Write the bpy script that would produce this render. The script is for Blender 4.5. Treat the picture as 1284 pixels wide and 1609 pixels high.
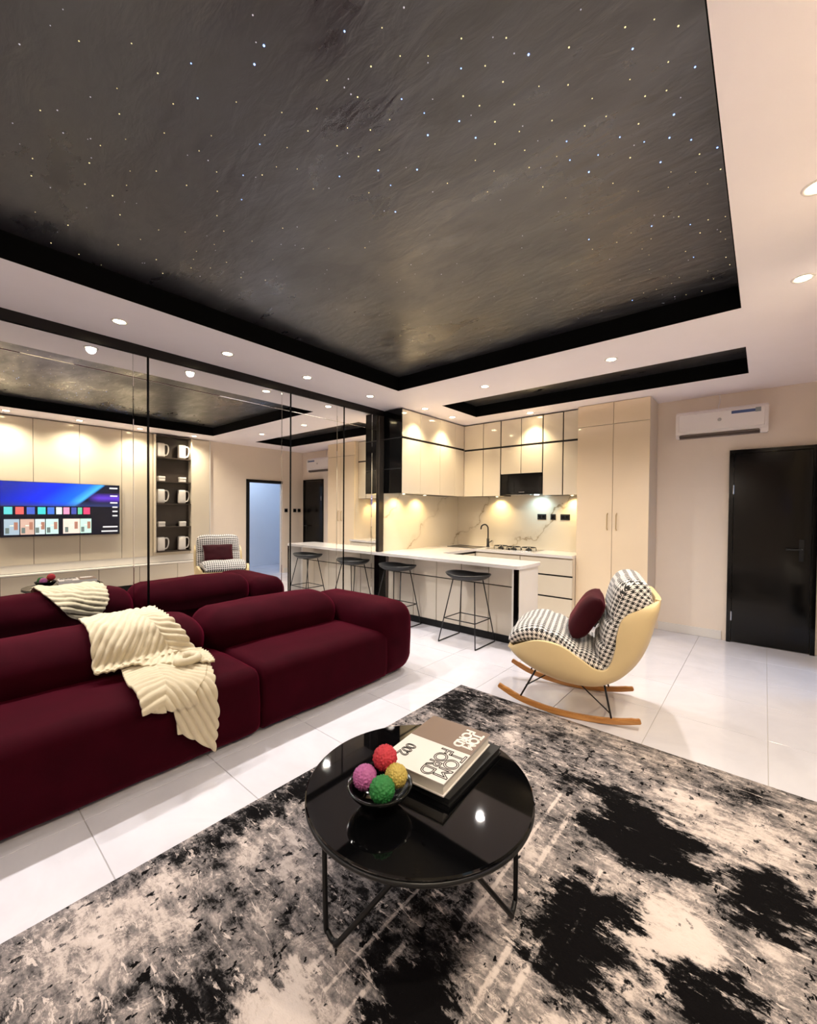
import bpy, bmesh, math, random
import numpy as np
from mathutils import Vector, Matrix, noise

for o in list(bpy.data.objects):
    bpy.data.objects.remove(o)
SC = bpy.context.scene
COL = SC.collection
random.seed(7)

# ------------------------------------------------------------------ camera
F_PX, PX, PY = 654.5, 642.0, 814.0
YAW, PITCH, ROLL, CAM_H = math.radians(40.53), math.radians(0.99), math.radians(0.476), 1.41
fw = Vector((-math.sin(YAW) * math.cos(PITCH), math.cos(YAW) * math.cos(PITCH), -math.sin(PITCH)))
rt0 = Vector((math.cos(YAW), math.sin(YAW), 0))
up0 = rt0.cross(fw)
rt = rt0 * math.cos(ROLL) + up0 * math.sin(ROLL)
up = -rt0 * math.sin(ROLL) + up0 * math.cos(ROLL)
cam = bpy.data.cameras.new('camera')
cam_o = bpy.data.objects.new('camera', cam)
COL.objects.link(cam_o)
m = Matrix((rt, up, -fw)).transposed().to_4x4()
m.translation = (0, 0, CAM_H)
cam_o.matrix_world = m
cam.sensor_fit = 'HORIZONTAL'
cam.sensor_width = 36
cam.lens = F_PX / 1284 * 36
cam.shift_x = 0
cam.shift_y = (PY - 804.5) / 1284
cam.clip_start = 0.02
SC.camera = cam_o

# ------------------------------------------------------------------ world, exposure
world = bpy.data.worlds.new('world')
SC.world = world
world.use_nodes = True
world.node_tree.nodes['Background'].inputs[0].default_value = (0.02, 0.025, 0.04, 1)
world.node_tree.nodes['Background'].inputs[1].default_value = 0.3
SC.view_settings.view_transform = 'Standard'
SC.view_settings.look = 'None'
SC.view_settings.gamma = 1
SC.view_settings.use_curve_mapping = False
SC.view_settings.exposure = 1.95
SC.cycles.max_bounces = 10
SC.cycles.diffuse_bounces = 6
SC.cycles.glossy_bounces = 6
SC.cycles.sample_clamp_indirect = 10
SC.cycles.caustics_reflective = False
SC.cycles.caustics_refractive = False

WARM = (1.0, 0.94, 0.885)
KITCHEN = (1.0, 0.80, 0.50)
DOWN_W = 34.0          # power of one ceiling downlight
UNDER_W = 4.0          # power of one under-cabinet spot

XM = -3.87             # mirror plane
ZC = 2.732             # soffit height
ZT = 2.88              # tray height
YW = 5.80              # back wall
XR = 0.47              # right wall

# ------------------------------------------------------------------ helpers
def hexa(c, a=1.0):
    return (c[0], c[1], c[2], a)

def mat(name, col, rough=0.5, metal=0.0, coat=0.0, sheen=0.0, sheen_col=None, spec=None, emit=None, emit_s=0.0,
        var=0.0, var_scale=5.0, bump=0.0, bump_scale=60.0, trans=0.0, detail=3.0):
    mt = bpy.data.materials.new(name)
    mt.use_nodes = True
    nt = mt.node_tree
    b = nt.nodes['Principled BSDF']
    b.inputs['Base Color'].default_value = hexa(col)
    b.inputs['Roughness'].default_value = rough
    b.inputs['Metallic'].default_value = metal
    b.inputs['Coat Weight'].default_value = coat
    b.inputs['Coat Roughness'].default_value = 0.03
    if sheen:
        b.inputs['Sheen Weight'].default_value = sheen
        b.inputs['Sheen Roughness'].default_value = 0.35
        if sheen_col:
            b.inputs['Sheen Tint'].default_value = hexa(sheen_col)
    if spec is not None:
        b.inputs['Specular IOR Level'].default_value = spec
    if trans:
        b.inputs['Transmission Weight'].default_value = trans
    if emit:
        b.inputs['Emission Color'].default_value = hexa(emit)
        b.inputs['Emission Strength'].default_value = emit_s
    tc = nt.nodes.new('ShaderNodeTexCoord')
    n = nt.nodes.new('ShaderNodeTexNoise')
    n.inputs['Scale'].default_value = var_scale
    n.inputs['Detail'].default_value = detail
    nt.links.new(tc.outputs['Object'], n.inputs['Vector'])
    r = nt.nodes.new('ShaderNodeMix')
    r.data_type = 'RGBA'
    v = max(var, 0.02)
    r.inputs[6].default_value = hexa([max(0, c * (1 - v)) for c in col])
    r.inputs[7].default_value = hexa([min(1, c * (1 + v)) for c in col])
    nt.links.new(n.outputs['Fac'], r.inputs[0])
    nt.links.new(r.outputs[2], b.inputs['Base Color'])
    if bump:
        n2 = nt.nodes.new('ShaderNodeTexNoise')
        n2.inputs['Scale'].default_value = bump_scale
        n2.inputs['Detail'].default_value = 4
        nt.links.new(tc.outputs['Object'], n2.inputs['Vector'])
        bp = nt.nodes.new('ShaderNodeBump')
        bp.inputs['Strength'].default_value = bump
        bp.inputs['Distance'].default_value = 0.01
        nt.links.new(n2.outputs['Fac'], bp.inputs['Height'])
        nt.links.new(bp.outputs['Normal'], b.inputs['Normal'])
    return mt

class NT:
    """tiny node-graph helper"""
    def __init__(s, mt):
        mt.use_nodes = True
        s.nt = mt.node_tree
        s.b = s.nt.nodes['Principled BSDF']
    def node(s, t, **kw):
        n = s.nt.nodes.new(t)
        for k, v in kw.items():
            setattr(n, k, v)
        return n
    def set(s, sock, v):
        if hasattr(v, 'is_output'):
            s.nt.links.new(v, sock)
        else:
            sock.default_value = v
    def math(s, op, a, b=0.0, c=None, clamp=False):
        n = s.node('ShaderNodeMath', operation=op, use_clamp=clamp)
        s.set(n.inputs[0], a); s.set(n.inputs[1], b)
        if c is not None:
            s.set(n.inputs[2], c)
        return n.outputs[0]
    def noise(s, vec, scale, detail=4, rough=0.5, dist=0.0):
        n = s.node('ShaderNodeTexNoise')
        s.set(n.inputs['Vector'], vec)
        n.inputs['Scale'].default_value = scale
        n.inputs['Detail'].default_value = detail
        n.inputs['Roughness'].default_value = rough
        n.inputs['Distortion'].default_value = dist
        return n.outputs['Fac']
    def mapping(s, vec, scale=(1, 1, 1), rot=(0, 0, 0), loc=(0, 0, 0)):
        n = s.node('ShaderNodeMapping')
        s.set(n.inputs['Vector'], vec)
        n.inputs['Scale'].default_value = scale
        n.inputs['Rotation'].default_value = rot
        n.inputs['Location'].default_value = loc
        return n.outputs[0]
    def ramp(s, fac, stops, interp='LINEAR'):
        n = s.node('ShaderNodeValToRGB')
        s.set(n.inputs[0], fac)
        cr = n.color_ramp
        cr.interpolation = interp
        while len(cr.elements) < len(stops):
            cr.elements.new(0.5)
        for e, (p, c) in zip(cr.elements, stops):
            e.position = p
            e.color = hexa(c)
        return n.outputs[0]
    def rng(s, v, a, b, c=0.0, d=1.0, smooth=False):
        n = s.node('ShaderNodeMapRange', interpolation_type='SMOOTHSTEP' if smooth else 'LINEAR')
        s.set(n.inputs[0], v)
        for i, x in enumerate((a, b, c, d)):
            n.inputs[i + 1].default_value = x
        return n.outputs[0]
    def mix(s, f, a, b):
        n = s.node('ShaderNodeMix', data_type='RGBA')
        s.set(n.inputs[0], f); s.set(n.inputs[6], a if hasattr(a, 'is_output') else hexa(a)); s.set(n.inputs[7], b if hasattr(b, 'is_output') else hexa(b))
        return n.outputs[2]
    def bump(s, h, strength=0.3, dist=0.01):
        n = s.node('ShaderNodeBump')
        n.inputs['Strength'].default_value = strength
        n.inputs['Distance'].default_value = dist
        s.set(n.inputs['Height'], h)
        s.nt.links.new(n.outputs[0], s.b.inputs['Normal'])

def world_loc(o):
    v = Vector((0, 0, 0))
    while o is not None:
        v += Vector(o.location)
        o = o.parent
    return v

def link(name, me, material, parent=None):
    o = bpy.data.objects.new(name, me)
    COL.objects.link(o)
    if material:
        me.materials.clear() if len(me.materials) else None
        me.materials.append(material)
    if parent:
        o.parent = parent
    return o

def obj(name, bm, material, parent=None, local=False, smooth=False):
    """link a bmesh as ONE mesh object; verts in world coordinates unless local"""
    if parent is not None and not local:
        bmesh.ops.translate(bm, verts=bm.verts, vec=-world_loc(parent))
    bmesh.ops.recalc_face_normals(bm, faces=bm.faces)
    me = bpy.data.meshes.new(name)
    bm.to_mesh(me)
    bm.free()
    if smooth:
        for p in me.polygons:
            p.use_smooth = True
    return link(name, me, material, parent)

def tag(o, label, cat, group=None):
    o['label'] = label
    o['category'] = cat
    if group:
        o['group'] = group
    return o

def thing(name, label, cat, loc=(0, 0, 0), rotz=0.0, group=None):
    o = bpy.data.objects.new(name, None)
    COL.objects.link(o)
    o.location = loc
    o.rotation_euler = (0, 0, rotz)
    o.empty_display_size = 0.05
    return tag(o, label, cat, group)

def struct(o):
    o['kind'] = 'structure'
    return o

def copy_tree(o, parent=None):
    c = o.copy()
    COL.objects.link(c)
    c.parent = parent
    for ch in list(o.children):
        copy_tree(ch, c)
    return c

def box(x0, x1, y0, y1, z0, z1, bev=0.0, seg=2, bm=None):
    b = bmesh.new()
    bmesh.ops.create_cube(b, size=1)
    for v in b.verts:
        v.co = Vector(((x0 + x1) / 2 + v.co.x * (x1 - x0), (y0 + y1) / 2 + v.co.y * (y1 - y0), (z0 + z1) / 2 + v.co.z * (z1 - z0)))
    if bev > 0:
        bmesh.ops.bevel(b, geom=list(b.edges), offset=bev, segments=seg, affect='EDGES', profile=0.5)
    if bm is None:
        return b
    return merge(bm, b)

def merge(bm, b):
    me = bpy.data.meshes.new('tmp')
    b.to_mesh(me)
    b.free()
    bm.from_mesh(me)
    bpy.data.meshes.remove(me)
    return bm

def boxes(lst, bev=0.0, seg=1):
    bm = bmesh.new()
    for a in lst:
        box(*a, bev=bev, seg=seg, bm=bm)
    return bm

def rounded(hx, hy, hz, r, n=10, puff=(0, 0, 0), wr=0.0, seed=0.0):
    """rounded, puffed box centred on the origin"""
    b = bmesh.new()
    bmesh.ops.create_cube(b, size=2)
    bmesh.ops.subdivide_edges(b, edges=list(b.edges), cuts=n, use_grid_fill=True)
    if not isinstance(r, (tuple, list)):
        r = (r, r, r)
    h = (hx, hy, hz)
    for v in b.verts:
        c = v.co.copy()
        # push the grid lines towards the rounded edges
        p = Vector([math.sin(c[i] * math.pi / 2) if True else c[i] for i in range(3)])
        q = Vector([max(-(h[i] - r[i]), min(h[i] - r[i], p[i] * h[i])) for i in range(3)])
        d = Vector([(p[i] * h[i] - q[i]) / r[i] for i in range(3)])
        if d.length > 1e-6:
            d.normalize()
        w = Vector([q[i] + d[i] * r[i] for i in range(3)])
        ux, uy, uz = (w[i] / h[i] for i in range(3))
        f = [max(0, 1 - t * t) for t in (ux, uy, uz)]
        w.x += puff[0] * ux * f[1] * f[2]
        w.y += puff[1] * uy * f[0] * f[2]
        w.z += puff[2] * uz * f[0] * f[1]
        if wr:
            nn = noise.noise(Vector((w.x * 5 + seed, w.y * 5, w.z * 5))) + 0.5 * noise.noise(Vector((w.x * 11 + seed, w.y * 11, w.z * 11)))
            w += d.normalized() * wr * nn if d.length > 0 else Vector((0, 0, wr * nn))
        v.co = w
    return b

def xform(bm, loc=(0, 0, 0), rot=(0, 0, 0), scale=(1, 1, 1)):
    from mathutils import Euler
    M = Matrix.Translation(loc) @ Euler(rot).to_matrix().to_4x4() @ Matrix.Diagonal((*scale, 1))
    bmesh.ops.transform(bm, matrix=M, verts=bm.verts)
    return bm

def tube(pts, r, n=8, closed=False, bm=None, caps=True):
    b = bm or bmesh.new()
    pts = [Vector(p) for p in pts]
    N = len(pts)
    rings = []
    prev = None
    for i, p in enumerate(pts):
        if closed:
            t = (pts[(i + 1) % N] - pts[i - 1]).normalized()
        else:
            t = (pts[min(i + 1, N - 1)] - pts[max(i - 1, 0)]).normalized()
        if prev is None:
            a = Vector((0, 0, 1)) if abs(t.z) < 0.9 else Vector((1, 0, 0))
            u = t.cross(a).normalized()
        else:
            u = (prev - t * prev.dot(t)).normalized()
        prev = u
        w = t.cross(u)
        rr = r[i] if isinstance(r, (list, tuple)) else r
        rings.append([b.verts.new(p + (u * math.cos(2 * math.pi * k / n) + w * math.sin(2 * math.pi * k / n)) * rr) for k in range(n)])
    M = N if closed else N - 1
    for i in range(M):
        A, B = rings[i], rings[(i + 1) % N]
        for k in range(n):
            b.faces.new((A[k], A[(k + 1) % n], B[(k + 1) % n], B[k]))
    if caps and not closed:
        b.faces.new(rings[0]); b.faces.new(rings[-1])
    return b

def lathe(prof, n=32, cx=0, cy=0, sx=1, sy=1, bm=None):
    b = bm or bmesh.new()
    rings = []
    for r, z in prof:
        if r < 1e-5:
            rings.append([b.verts.new((cx, cy, z))])
        else:
            rings.append([b.verts.new((cx + sx * r * math.cos(2 * math.pi * k / n), cy + sy * r * math.sin(2 * math.pi * k / n), z)) for k in range(n)])
    for A, B in zip(rings[:-1], rings[1:]):
        for k in range(n):
            if len(A) == 1 and len(B) == 1:
                continue
            if len(A) == 1:
                b.faces.new((A[0], B[k], B[(k + 1) % n]))
            elif len(B) == 1:
                b.faces.new((A[k], A[(k + 1) % n], B[0]))
            else:
                b.faces.new((A[k], A[(k + 1) % n], B[(k + 1) % n], B[k]))
    return b

def smooth_path(pts, n=6):
    """Catmull-Rom through the points"""
    P = [Vector(p) for p in pts]
    out = []
    for i in range(len(P) - 1):
        p0, p1, p2, p3 = P[max(i - 1, 0)], P[i], P[i + 1], P[min(i + 2, len(P) - 1)]
        for k in range(n):
            t = k / n
            out.append(0.5 * ((2 * p1) + (p2 - p0) * t + (2 * p0 - 5 * p1 + 4 * p2 - p3) * t * t + (3 * p1 - p0 - 3 * p2 + p3) * t ** 3))
    out.append(P[-1])
    return out

def text_mesh(s, size, outline=0.0, extrude=0.0005, spacing=1.0):
    cu = bpy.data.curves.new('txt', 'FONT')
    cu.body = s
    cu.size = size
    cu.space_character = spacing
    cu.align_x = 'CENTER'
    cu.align_y = 'CENTER'
    cu.resolution_u = 4
    if outline:
        cu.fill_mode = 'NONE'
        cu.bevel_depth = outline
        cu.bevel_resolution = 0
    else:
        cu.extrude = extrude
    o = bpy.data.objects.new('txt', cu)
    COL.objects.link(o)
    dg = bpy.context.evaluated_depsgraph_get()
    dg.update()
    me = bpy.data.meshes.new_from_object(o.evaluated_get(dg))
    bpy.data.objects.remove(o)
    bm = bmesh.new()
    bm.from_mesh(me)
    bpy.data.meshes.remove(me)
    return bm

# ------------------------------------------------------------------ materials
M = {}
M['grout'] = mat('grout', (0.45, 0.43, 0.42), 0.6)
M['wall'] = mat('wall_paint', (0.82, 0.72, 0.62), 0.55, var=0.03)
M['soffit'] = mat('soffit_paint', (0.93, 0.875, 0.93), 0.6, var=0.02)
M['cream'] = mat('gloss_cream', (0.70, 0.63, 0.52), 0.12, coat=0.6, var=0.015)
M['tallcream'] = mat('gloss_beige', (0.84, 0.69, 0.50), 0.14, coat=0.5, var=0.015)
M['white'] = mat('satin_white', (0.74, 0.71, 0.67), 0.3)
M['dark'] = mat('dark_carcass', (0.010, 0.008, 0.007), 0.4, spec=0.3)
M['black'] = mat('black_gloss', (0.0018, 0.0018, 0.002), 0.10, spec=0.28)
M['blackmat'] = mat('black_matt', (0.005, 0.005, 0.0055), 0.45, spec=0.3)
M['blackmetal'] = mat('black_metal', (0.02, 0.02, 0.021), 0.35, metal=0.6)
M['traydark'] = mat('tray_edge_shade', (0.0018, 0.0018, 0.002), 0.7, spec=0.08)  # tray sides: the plaster's dark reflection put into a blacker colour
M['mirror'] = mat('mirror_glass', (0.90, 0.90, 0.88), 0.0, metal=1.0, var=0.0)
M['mirror'].node_tree.nodes['Principled BSDF'].inputs['Roughness'].default_value = 0.0
M['bevel'] = mat('mirror_edge', (0.75, 0.76, 0.72), 0.15, metal=0.8)
M['brass'] = mat('brushed_brass', (0.62, 0.48, 0.28), 0.3, metal=0.9)
M['steel'] = mat('brushed_steel', (0.6, 0.6, 0.6), 0.25, metal=1.0)
M['plastic'] = mat('white_plastic', (0.86, 0.81, 0.80), 0.25)
M['leather'] = mat('cream_leather', (0.72, 0.56, 0.31), 0.42, var=0.05, var_scale=8, bump=0.05, bump_scale=180)
M['wood'] = mat('oak', (0.45, 0.20, 0.055), 0.35)
M['velvet'] = mat('maroon_velvet', (0.024, 0.0006, 0.0035), 0.8, sheen=0.27, sheen_col=(0.62, 0.02, 0.10), spec=0.04, var=0.35, var_scale=6, bump=0.12, bump_scale=420)
M['pillow'] = mat('maroon_pillow_velvet', (0.030, 0.0008, 0.004), 0.75, sheen=0.22, sheen_col=(0.6, 0.1, 0.15), spec=0.15, var=0.3, var_scale=9)
M['blanket'] = mat('cream_chenille', (0.60, 0.52, 0.37), 0.9, sheen=0.1, var=0.06, var_scale=30, bump=0.5, bump_scale=300)
M['lens'] = mat('lamp_lens', (1, 0.9, 0.7), 0.4, emit=(1.0, 0.80, 0.45), emit_s=14)
M['cool_lens'] = mat('cool_lamp_lens', (0.9, 0.97, 1), 0.4, emit=(0.7, 0.92, 1.0), emit_s=12)

# polished porcelain floor tile
t = bpy.data.materials.new('porcelain_tile'); g = NT(t); M['tile'] = t
gc = g.node('ShaderNodeNewGeometry').outputs['Position']
nv = g.noise(gc, 1.6, 6, 0.6, 1.5)
g.set(g.b.inputs['Base Color'], g.ramp(nv, [(0.3, (0.57, 0.56, 0.62)), (0.62, (0.64, 0.63, 0.69)), (0.75, (0.59, 0.575, 0.64))]))
g.b.inputs['Roughness'].default_value = 0.06
g.b.inputs['Specular IOR Level'].default_value = 0.55
# oak grain
g = NT(M['wood'])
tc = g.node('ShaderNodeTexCoord').outputs['Object']
nv = g.noise(g.mapping(tc, (3, 40, 40)), 1.0, 6, 0.6, 0.5)
g.set(g.b.inputs['Base Color'], g.ramp(nv, [(0.3, (0.34, 0.13, 0.03)), (0.7, (0.55, 0.27, 0.08))]))

# trowelled black plaster of the trays
t = bpy.data.materials.new('black_stucco'); g = NT(t); M['stucco'] = t
tc = g.node('ShaderNodeTexCoord').outputs['Object']
n1 = g.noise(g.mapping(tc, (1, 1, 1), (0, 0, 0.6)), 1.4, 5, 0.58, 0.35)
n2 = g.noise(g.mapping(tc, (1.3, 3.4, 1), (0, 0, 0.9)), 2.6, 6, 0.6, 0.4)
nm = g.math('ADD', g.math('MULTIPLY', n1, 0.5), g.math('MULTIPLY', n2, 0.5))
g.set(g.b.inputs['Base Color'], g.ramp(nm, [(0.38, (0.0045, 0.0045, 0.0065)), (0.5, (0.0095, 0.0093, 0.0128)), (0.62, (0.019, 0.0182, 0.0225))]))
g.set(g.b.inputs['Roughness'], g.rng(nm, 0.38, 0.62, 0.50, 0.24))
g.b.inputs['Specular IOR Level'].default_value = 0.9
g.b.inputs['IOR'].default_value = 1.75
n3 = g.noise(g.mapping(tc, (1.2, 3.6, 1), (0, 0, 0.9)), 4.5, 4, 0.55, 0.4)
g.bump(n3, 0.16, 0.03)

# marble with gold-grey veins
def marble(name, base, vein, scale=1.0, amount=1.0, rough=0.1):
    t = bpy.data.materials.new(name); g = NT(t)
    gc = g.node('ShaderNodeNewGeometry').outputs['Position']
    warp = g.noise(gc, 1.3 * scale, 5, 0.55)
    warp2 = g.noise(gc, 3.1 * scale, 5, 0.6)
    sp = g.node('ShaderNodeSeparateXYZ'); g.set(sp.inputs[0], gc)
    d = g.math('ADD', g.math('MULTIPLY', g.math('ADD', sp.outputs[0], g.math('MULTIPLY', sp.outputs[1], 1.0)), 1.1 * scale), g.math('MULTIPLY', sp.outputs[2], -1.35 * scale))
    d = g.math('ADD', d, g.math('MULTIPLY', warp, 1.5))
    d = g.math('ADD', d, g.math('MULTIPLY', warp2, 0.35))
    fr = g.math('ABSOLUTE', g.math('SUBTRACT', g.math('FRACT', d), 0.5))
    v = g.rng(fr, 0.0, 0.022, 1.0, 0.0)
    v2 = g.math('MULTIPLY', g.rng(fr, 0.0, 0.11, 0.35, 0.0), warp2)
    v = g.math('MULTIPLY', g.math('ADD', g.math('MULTIPLY', v, g.rng(warp2, 0.35, 0.6, 0.05, 0.8)), v2), amount, clamp=True)
    g.set(g.b.inputs['Base Color'], g.mix(v, base, vein))
    g.b.inputs['Roughness'].default_value = rough
    return t
M['marble'] = marble('veined_marble', (0.66, 0.59, 0.47), (0.26, 0.19, 0.11), 0.8, 1.0)
M['counter'] = marble('white_quartz', (0.72, 0.69, 0.68), (0.6, 0.56, 0.52), 1.3, 0.25, 0.08)

# houndstooth fabric (UV)
t = bpy.data.materials.new('houndstooth'); g = NT(t); M['hound'] = t
uv = g.node('ShaderNodeTexCoord').outputs['UV']
sp = g.node('ShaderNodeSeparateXYZ'); g.set(sp.inputs[0], uv)
a = g.math('LESS_THAN', g.math('FRACT', sp.outputs[0]), 0.5)
b_ = g.math('LESS_THAN', g.math('FRACT', sp.outputs[1]), 0.5)
tw = g.math('LESS_THAN', g.math('FRACT', g.math('MULTIPLY', g.math('ADD', sp.outputs[0], sp.outputs[1]), 2.0)), 0.5)
xor = g.math('ABSOLUTE', g.math('SUBTRACT', a, b_))
h = g.math('ADD', g.math('MULTIPLY', a, b_), g.math('MULTIPLY', xor, tw), clamp=True)
g.set(g.b.inputs['Base Color'], g.mix(h, (0.78, 0.75, 0.73), (0.018, 0.017, 0.018)))
g.b.inputs['Roughness'].default_value = 0.9
g.b.inputs['Sheen Weight'].default_value = 0.2

# distressed abstract rug
t = bpy.data.materials.new('abstract_rug'); g = NT(t); M['rug'] = t
tc = g.node('ShaderNodeTexCoord').outputs['Object']
sp = g.node('ShaderNodeSeparateXYZ'); g.set(sp.inputs[0], tc)
X, Y = sp.outputs[0], sp.outputs[1]
w1 = g.noise(tc, 2.2, 10, 0.72, 0.3)
w2 = g.noise(g.mapping(tc, (1, 1, 1), (0, 0, 0.4), (5, 3, 0)), 6.5, 10, 0.74, 0.3)
w3 = g.noise(g.mapping(tc, (0.55, 1.5, 1), (0, 0, 0.12), (9, 1, 0)), 20.0, 8, 0.72, 0.3)
fine = g.noise(tc, 90.0, 4, 0.7)
wx = g.math('ADD', X, g.math('MULTIPLY', g.math('SUBTRACT', g.noise(g.mapping(tc, (0.6, 1.3, 1)), 7.0, 10, 0.78), 0.5), 0.62))
wy = g.math('ADD', Y, g.math('MULTIPLY', g.math('SUBTRACT', g.noise(g.mapping(tc, (0.6, 1.3, 1), loc=(3, 7, 1)), 7.0, 10, 0.78), 0.5), 0.55))
field = g.math('ADD', g.math('MULTIPLY', w1, 0.60), g.math('ADD', g.math('MULTIPLY', w2, 0.75), g.math('MULTIPLY', w3, 0.62)))
field = g.math('SUBTRACT', field, 0.475)     # centred near 0.5
# woven patches: (x, y, radius x, radius y, amount)
for bx, by, rx, ry, am in [(-0.38, 2.02, 0.20, 0.18, -0.42), (-0.44, 1.42, 0.17, 0.22, -0.42), (-0.60, 2.22, 0.16, 0.08, -0.22),
                           (-0.05, 1.46, 0.17, 0.10, -0.45), (0.02, 1.98, 0.13, 0.16, -0.30), (-0.20, 1.62, 0.12, 0.17, 0.26),
                           (-0.28, 1.44, 0.09, 0.10, 0.22), (-0.08, 2.36, 0.30, 0.20, 0.13), (-1.36, 0.72, 0.30, 0.22, -0.06),
                           (-1.21, 0.42, 0.07, 0.04, -0.26), (-0.72, 0.90, 0.10, 0.10, -0.34), (-1.02, 0.62, 0.13, 0.10, 0.26),
                           (-1.50, 0.92, 0.20, 0.16, 0.10), (-0.95, 1.10, 0.28, 0.22, -0.13), (-1.60, 2.55, 0.30, 0.35, -0.10),
                           (-1.78, 1.10, 0.08, 0.55, -0.16), (-1.62, 0.45, 0.20, 0.2, 0.10), (-0.9, 2.55, 0.35, 0.2, -0.02), (-0.3, 1.0, 0.12, 0.2, 0.2)]:
    dx = g.math('DIVIDE', g.math('SUBTRACT', wx, bx), rx)
    dy = g.math('DIVIDE', g.math('SUBTRACT', wy, by), ry)
    d2 = g.math('ADD', g.math('MULTIPLY', dx, dx), g.math('MULTIPLY', dy, dy))
    field = g.math('ADD', field, g.math('MULTIPLY', g.rng(d2, 0.3, 1.6, 1.0, 0.0, True), am))
# thin pale woven lines running along the room
for lx, y0, y1, wd in [(-0.462, 1.22, 1.72, 0.006), (-0.53, 0.9, 1.45, 0.010), (-0.745, 1.15, 2.06, 0.007), (-0.66, 1.5, 1.95, 0.010),
                       (-0.86, 0.4, 1.0, 0.009), (-1.03, 0.3, 1.0, 0.007), (-0.60, 0.8, 1.3, 0.010), (-1.3, 1.1, 1.8, 0.006), (-0.95, 0.75, 1.2, 0.006)]:
    dxl = g.math('ABSOLUTE', g.math('SUBTRACT', g.math('ADD', X, g.math('MULTIPLY', g.math('SUBTRACT', w3, 0.5), 0.012)), lx))
    ln = g.rng(dxl, wd * 0.6, wd * 1.3, 1.0, 0.0)
    ln = g.math('MULTIPLY', ln, g.math('MULTIPLY', g.math('GREATER_THAN', Y, y0), g.math('LESS_THAN', Y, y1)))
    ln = g.math('MULTIPLY', ln, g.rng(w2, 0.40, 0.52, 0.15, 1.0))
    field = g.math('ADD', field, g.math('MULTIPLY', ln, 0.16))
field = g.math('ADD', field, g.math('MULTIPLY', g.math('SUBTRACT', fine, 0.5), 0.10))
# dark flecks
fl = g.rng(g.noise(g.mapping(tc, (1.5, 1, 1), (0, 0, 0.5), (2, 2, 0)), 23.0, 3, 0.6), 0.62, 0.66, 0.0, 1.0)
field = g.math('SUBTRACT', field, g.math('MULTIPLY', fl, 0.22))
# pale flecks breaking up the dark areas, drawn out across the rug
lf = g.rng(g.noise(g.mapping(tc, (0.5, 1.6, 1), (0, 0, 0.1), (6, 4, 0)), 26.0, 5, 0.68, 0.6), 0.60, 0.645, 0.0, 1.0)
field = g.math('ADD', field, g.math('MULTIPLY', lf, 0.26))
vein = g.math('ABSOLUTE', g.math('SUBTRACT', g.noise(g.mapping(tc, (1, 1, 1), (0, 0, 0.3), (1, 8, 0)), 8.0, 8, 0.72, 0.8), 0.5))
field = g.math('ADD', field, g.math('MULTIPLY', g.rng(vein, 0.0, 0.02, 1.0, 0.0), 0.10))
col = g.ramp(field, [(0.30, (0.0045, 0.004, 0.0045)), (0.39, (0.014, 0.013, 0.014)), (0.44, (0.085, 0.078, 0.080)),
                     (0.50, (0.17, 0.153, 0.155)), (0.57, (0.27, 0.235, 0.228)), (0.65, (0.50, 0.43, 0.405)), (0.77, (0.60, 0.525, 0.50))])
g.set(g.b.inputs['Base Color'], col)
g.b.inputs['Roughness'].default_value = 0.95
g.b.inputs['Specular IOR Level'].default_value = 0.03
g.bump(g.math('ADD', fine, g.math('MULTIPLY', field, 1.5)), 0.5, 0.006)

# ------------------------------------------------------------------ setting: floor
floor = struct(obj('floor', box(XM - 0.1, 2.4, -2.6, YW + 0.6, -0.08, -0.004), M['grout']))
TS = 0.588
tile_me = None
kx0, kx1 = math.floor((XM - 0.04) / TS), math.ceil(XR / TS)
for i in range(-7, 1):
    for j in range(-5, 10):
        x0 = 0.04 + i * TS; x1 = x0 + TS
        y0 = 0.468 + j * TS; y1 = y0 + TS
        cx0, cx1, cy0, cy1 = max(x0, XM - 0.06), min(x1, XR), max(y0, -2.5), min(y1, YW)
        if cx1 - cx0 < 0.03 or cy1 - cy0 < 0.03:
            continue
        gp = 0.0016
        full = abs(cx1 - cx0 - TS) < 1e-6 and abs(cy1 - cy0 - TS) < 1e-6
        if full and tile_me is not None:
            o = bpy.data.objects.new('floor_tile', tile_me)
            COL.objects.link(o); o.parent = floor
        else:
            hx, hy = (cx1 - cx0) / 2 - gp, (cy1 - cy0) / 2 - gp
            o = obj('floor_tile', box(-hx, hx, -hy, hy, -0.009, 0.0, bev=0.0012, seg=1), M['tile'], floor, local=True)
            if full:
                tile_me = o.data
        o.location = ((cx0 + cx1) / 2, (cy0 + cy1) / 2, 0)

# walls
struct(obj('wall_left', box(XM - 0.13, XM - 0.03, -2.5, YW + 0.1, 0, 2.95), M['wall']))
struct(obj('wall_back', box(XM - 0.13, XR + 0.1, YW, YW + 0.1, 0, 2.95), M['wall']))
struct(obj('wall_front', box(XM - 0.13, XR + 0.1, -2.6, -2.5, 0, 2.95), M['wall']))
struct(obj('wall_right', boxes([(XR, XR + 0.1, -2.5, 4.44, 0, 2.95), (XR, XR + 0.1, 5.25, YW, 0, 2.95), (XR, XR + 0.1, 4.44, 5.25, 2.02, 2.95)]), M['wall']))
# the passage behind the open doorway
M['hall'] = mat('hall_paint', (0.72, 0.78, 0.88), 0.6)
struct(obj('wall_hall', boxes([(1.9, 2.0, 3.6, 6.3, 0, 2.8), (XR + 0.1, 2.0, 3.5, 3.6, 0, 2.8), (XR + 0.1, 2.0, 6.2, 6.3, 0, 2.8)]), M['hall']))
struct(obj('ceiling_hall', box(XR + 0.1, 2.0, 3.5, 6.3, 2.7, 2.8), M['soffit']))
struct(obj('floor_hall', box(XR + 0.0, 2.0, 3.5, 6.3, -0.004, 0.0), M['tile']))

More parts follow.
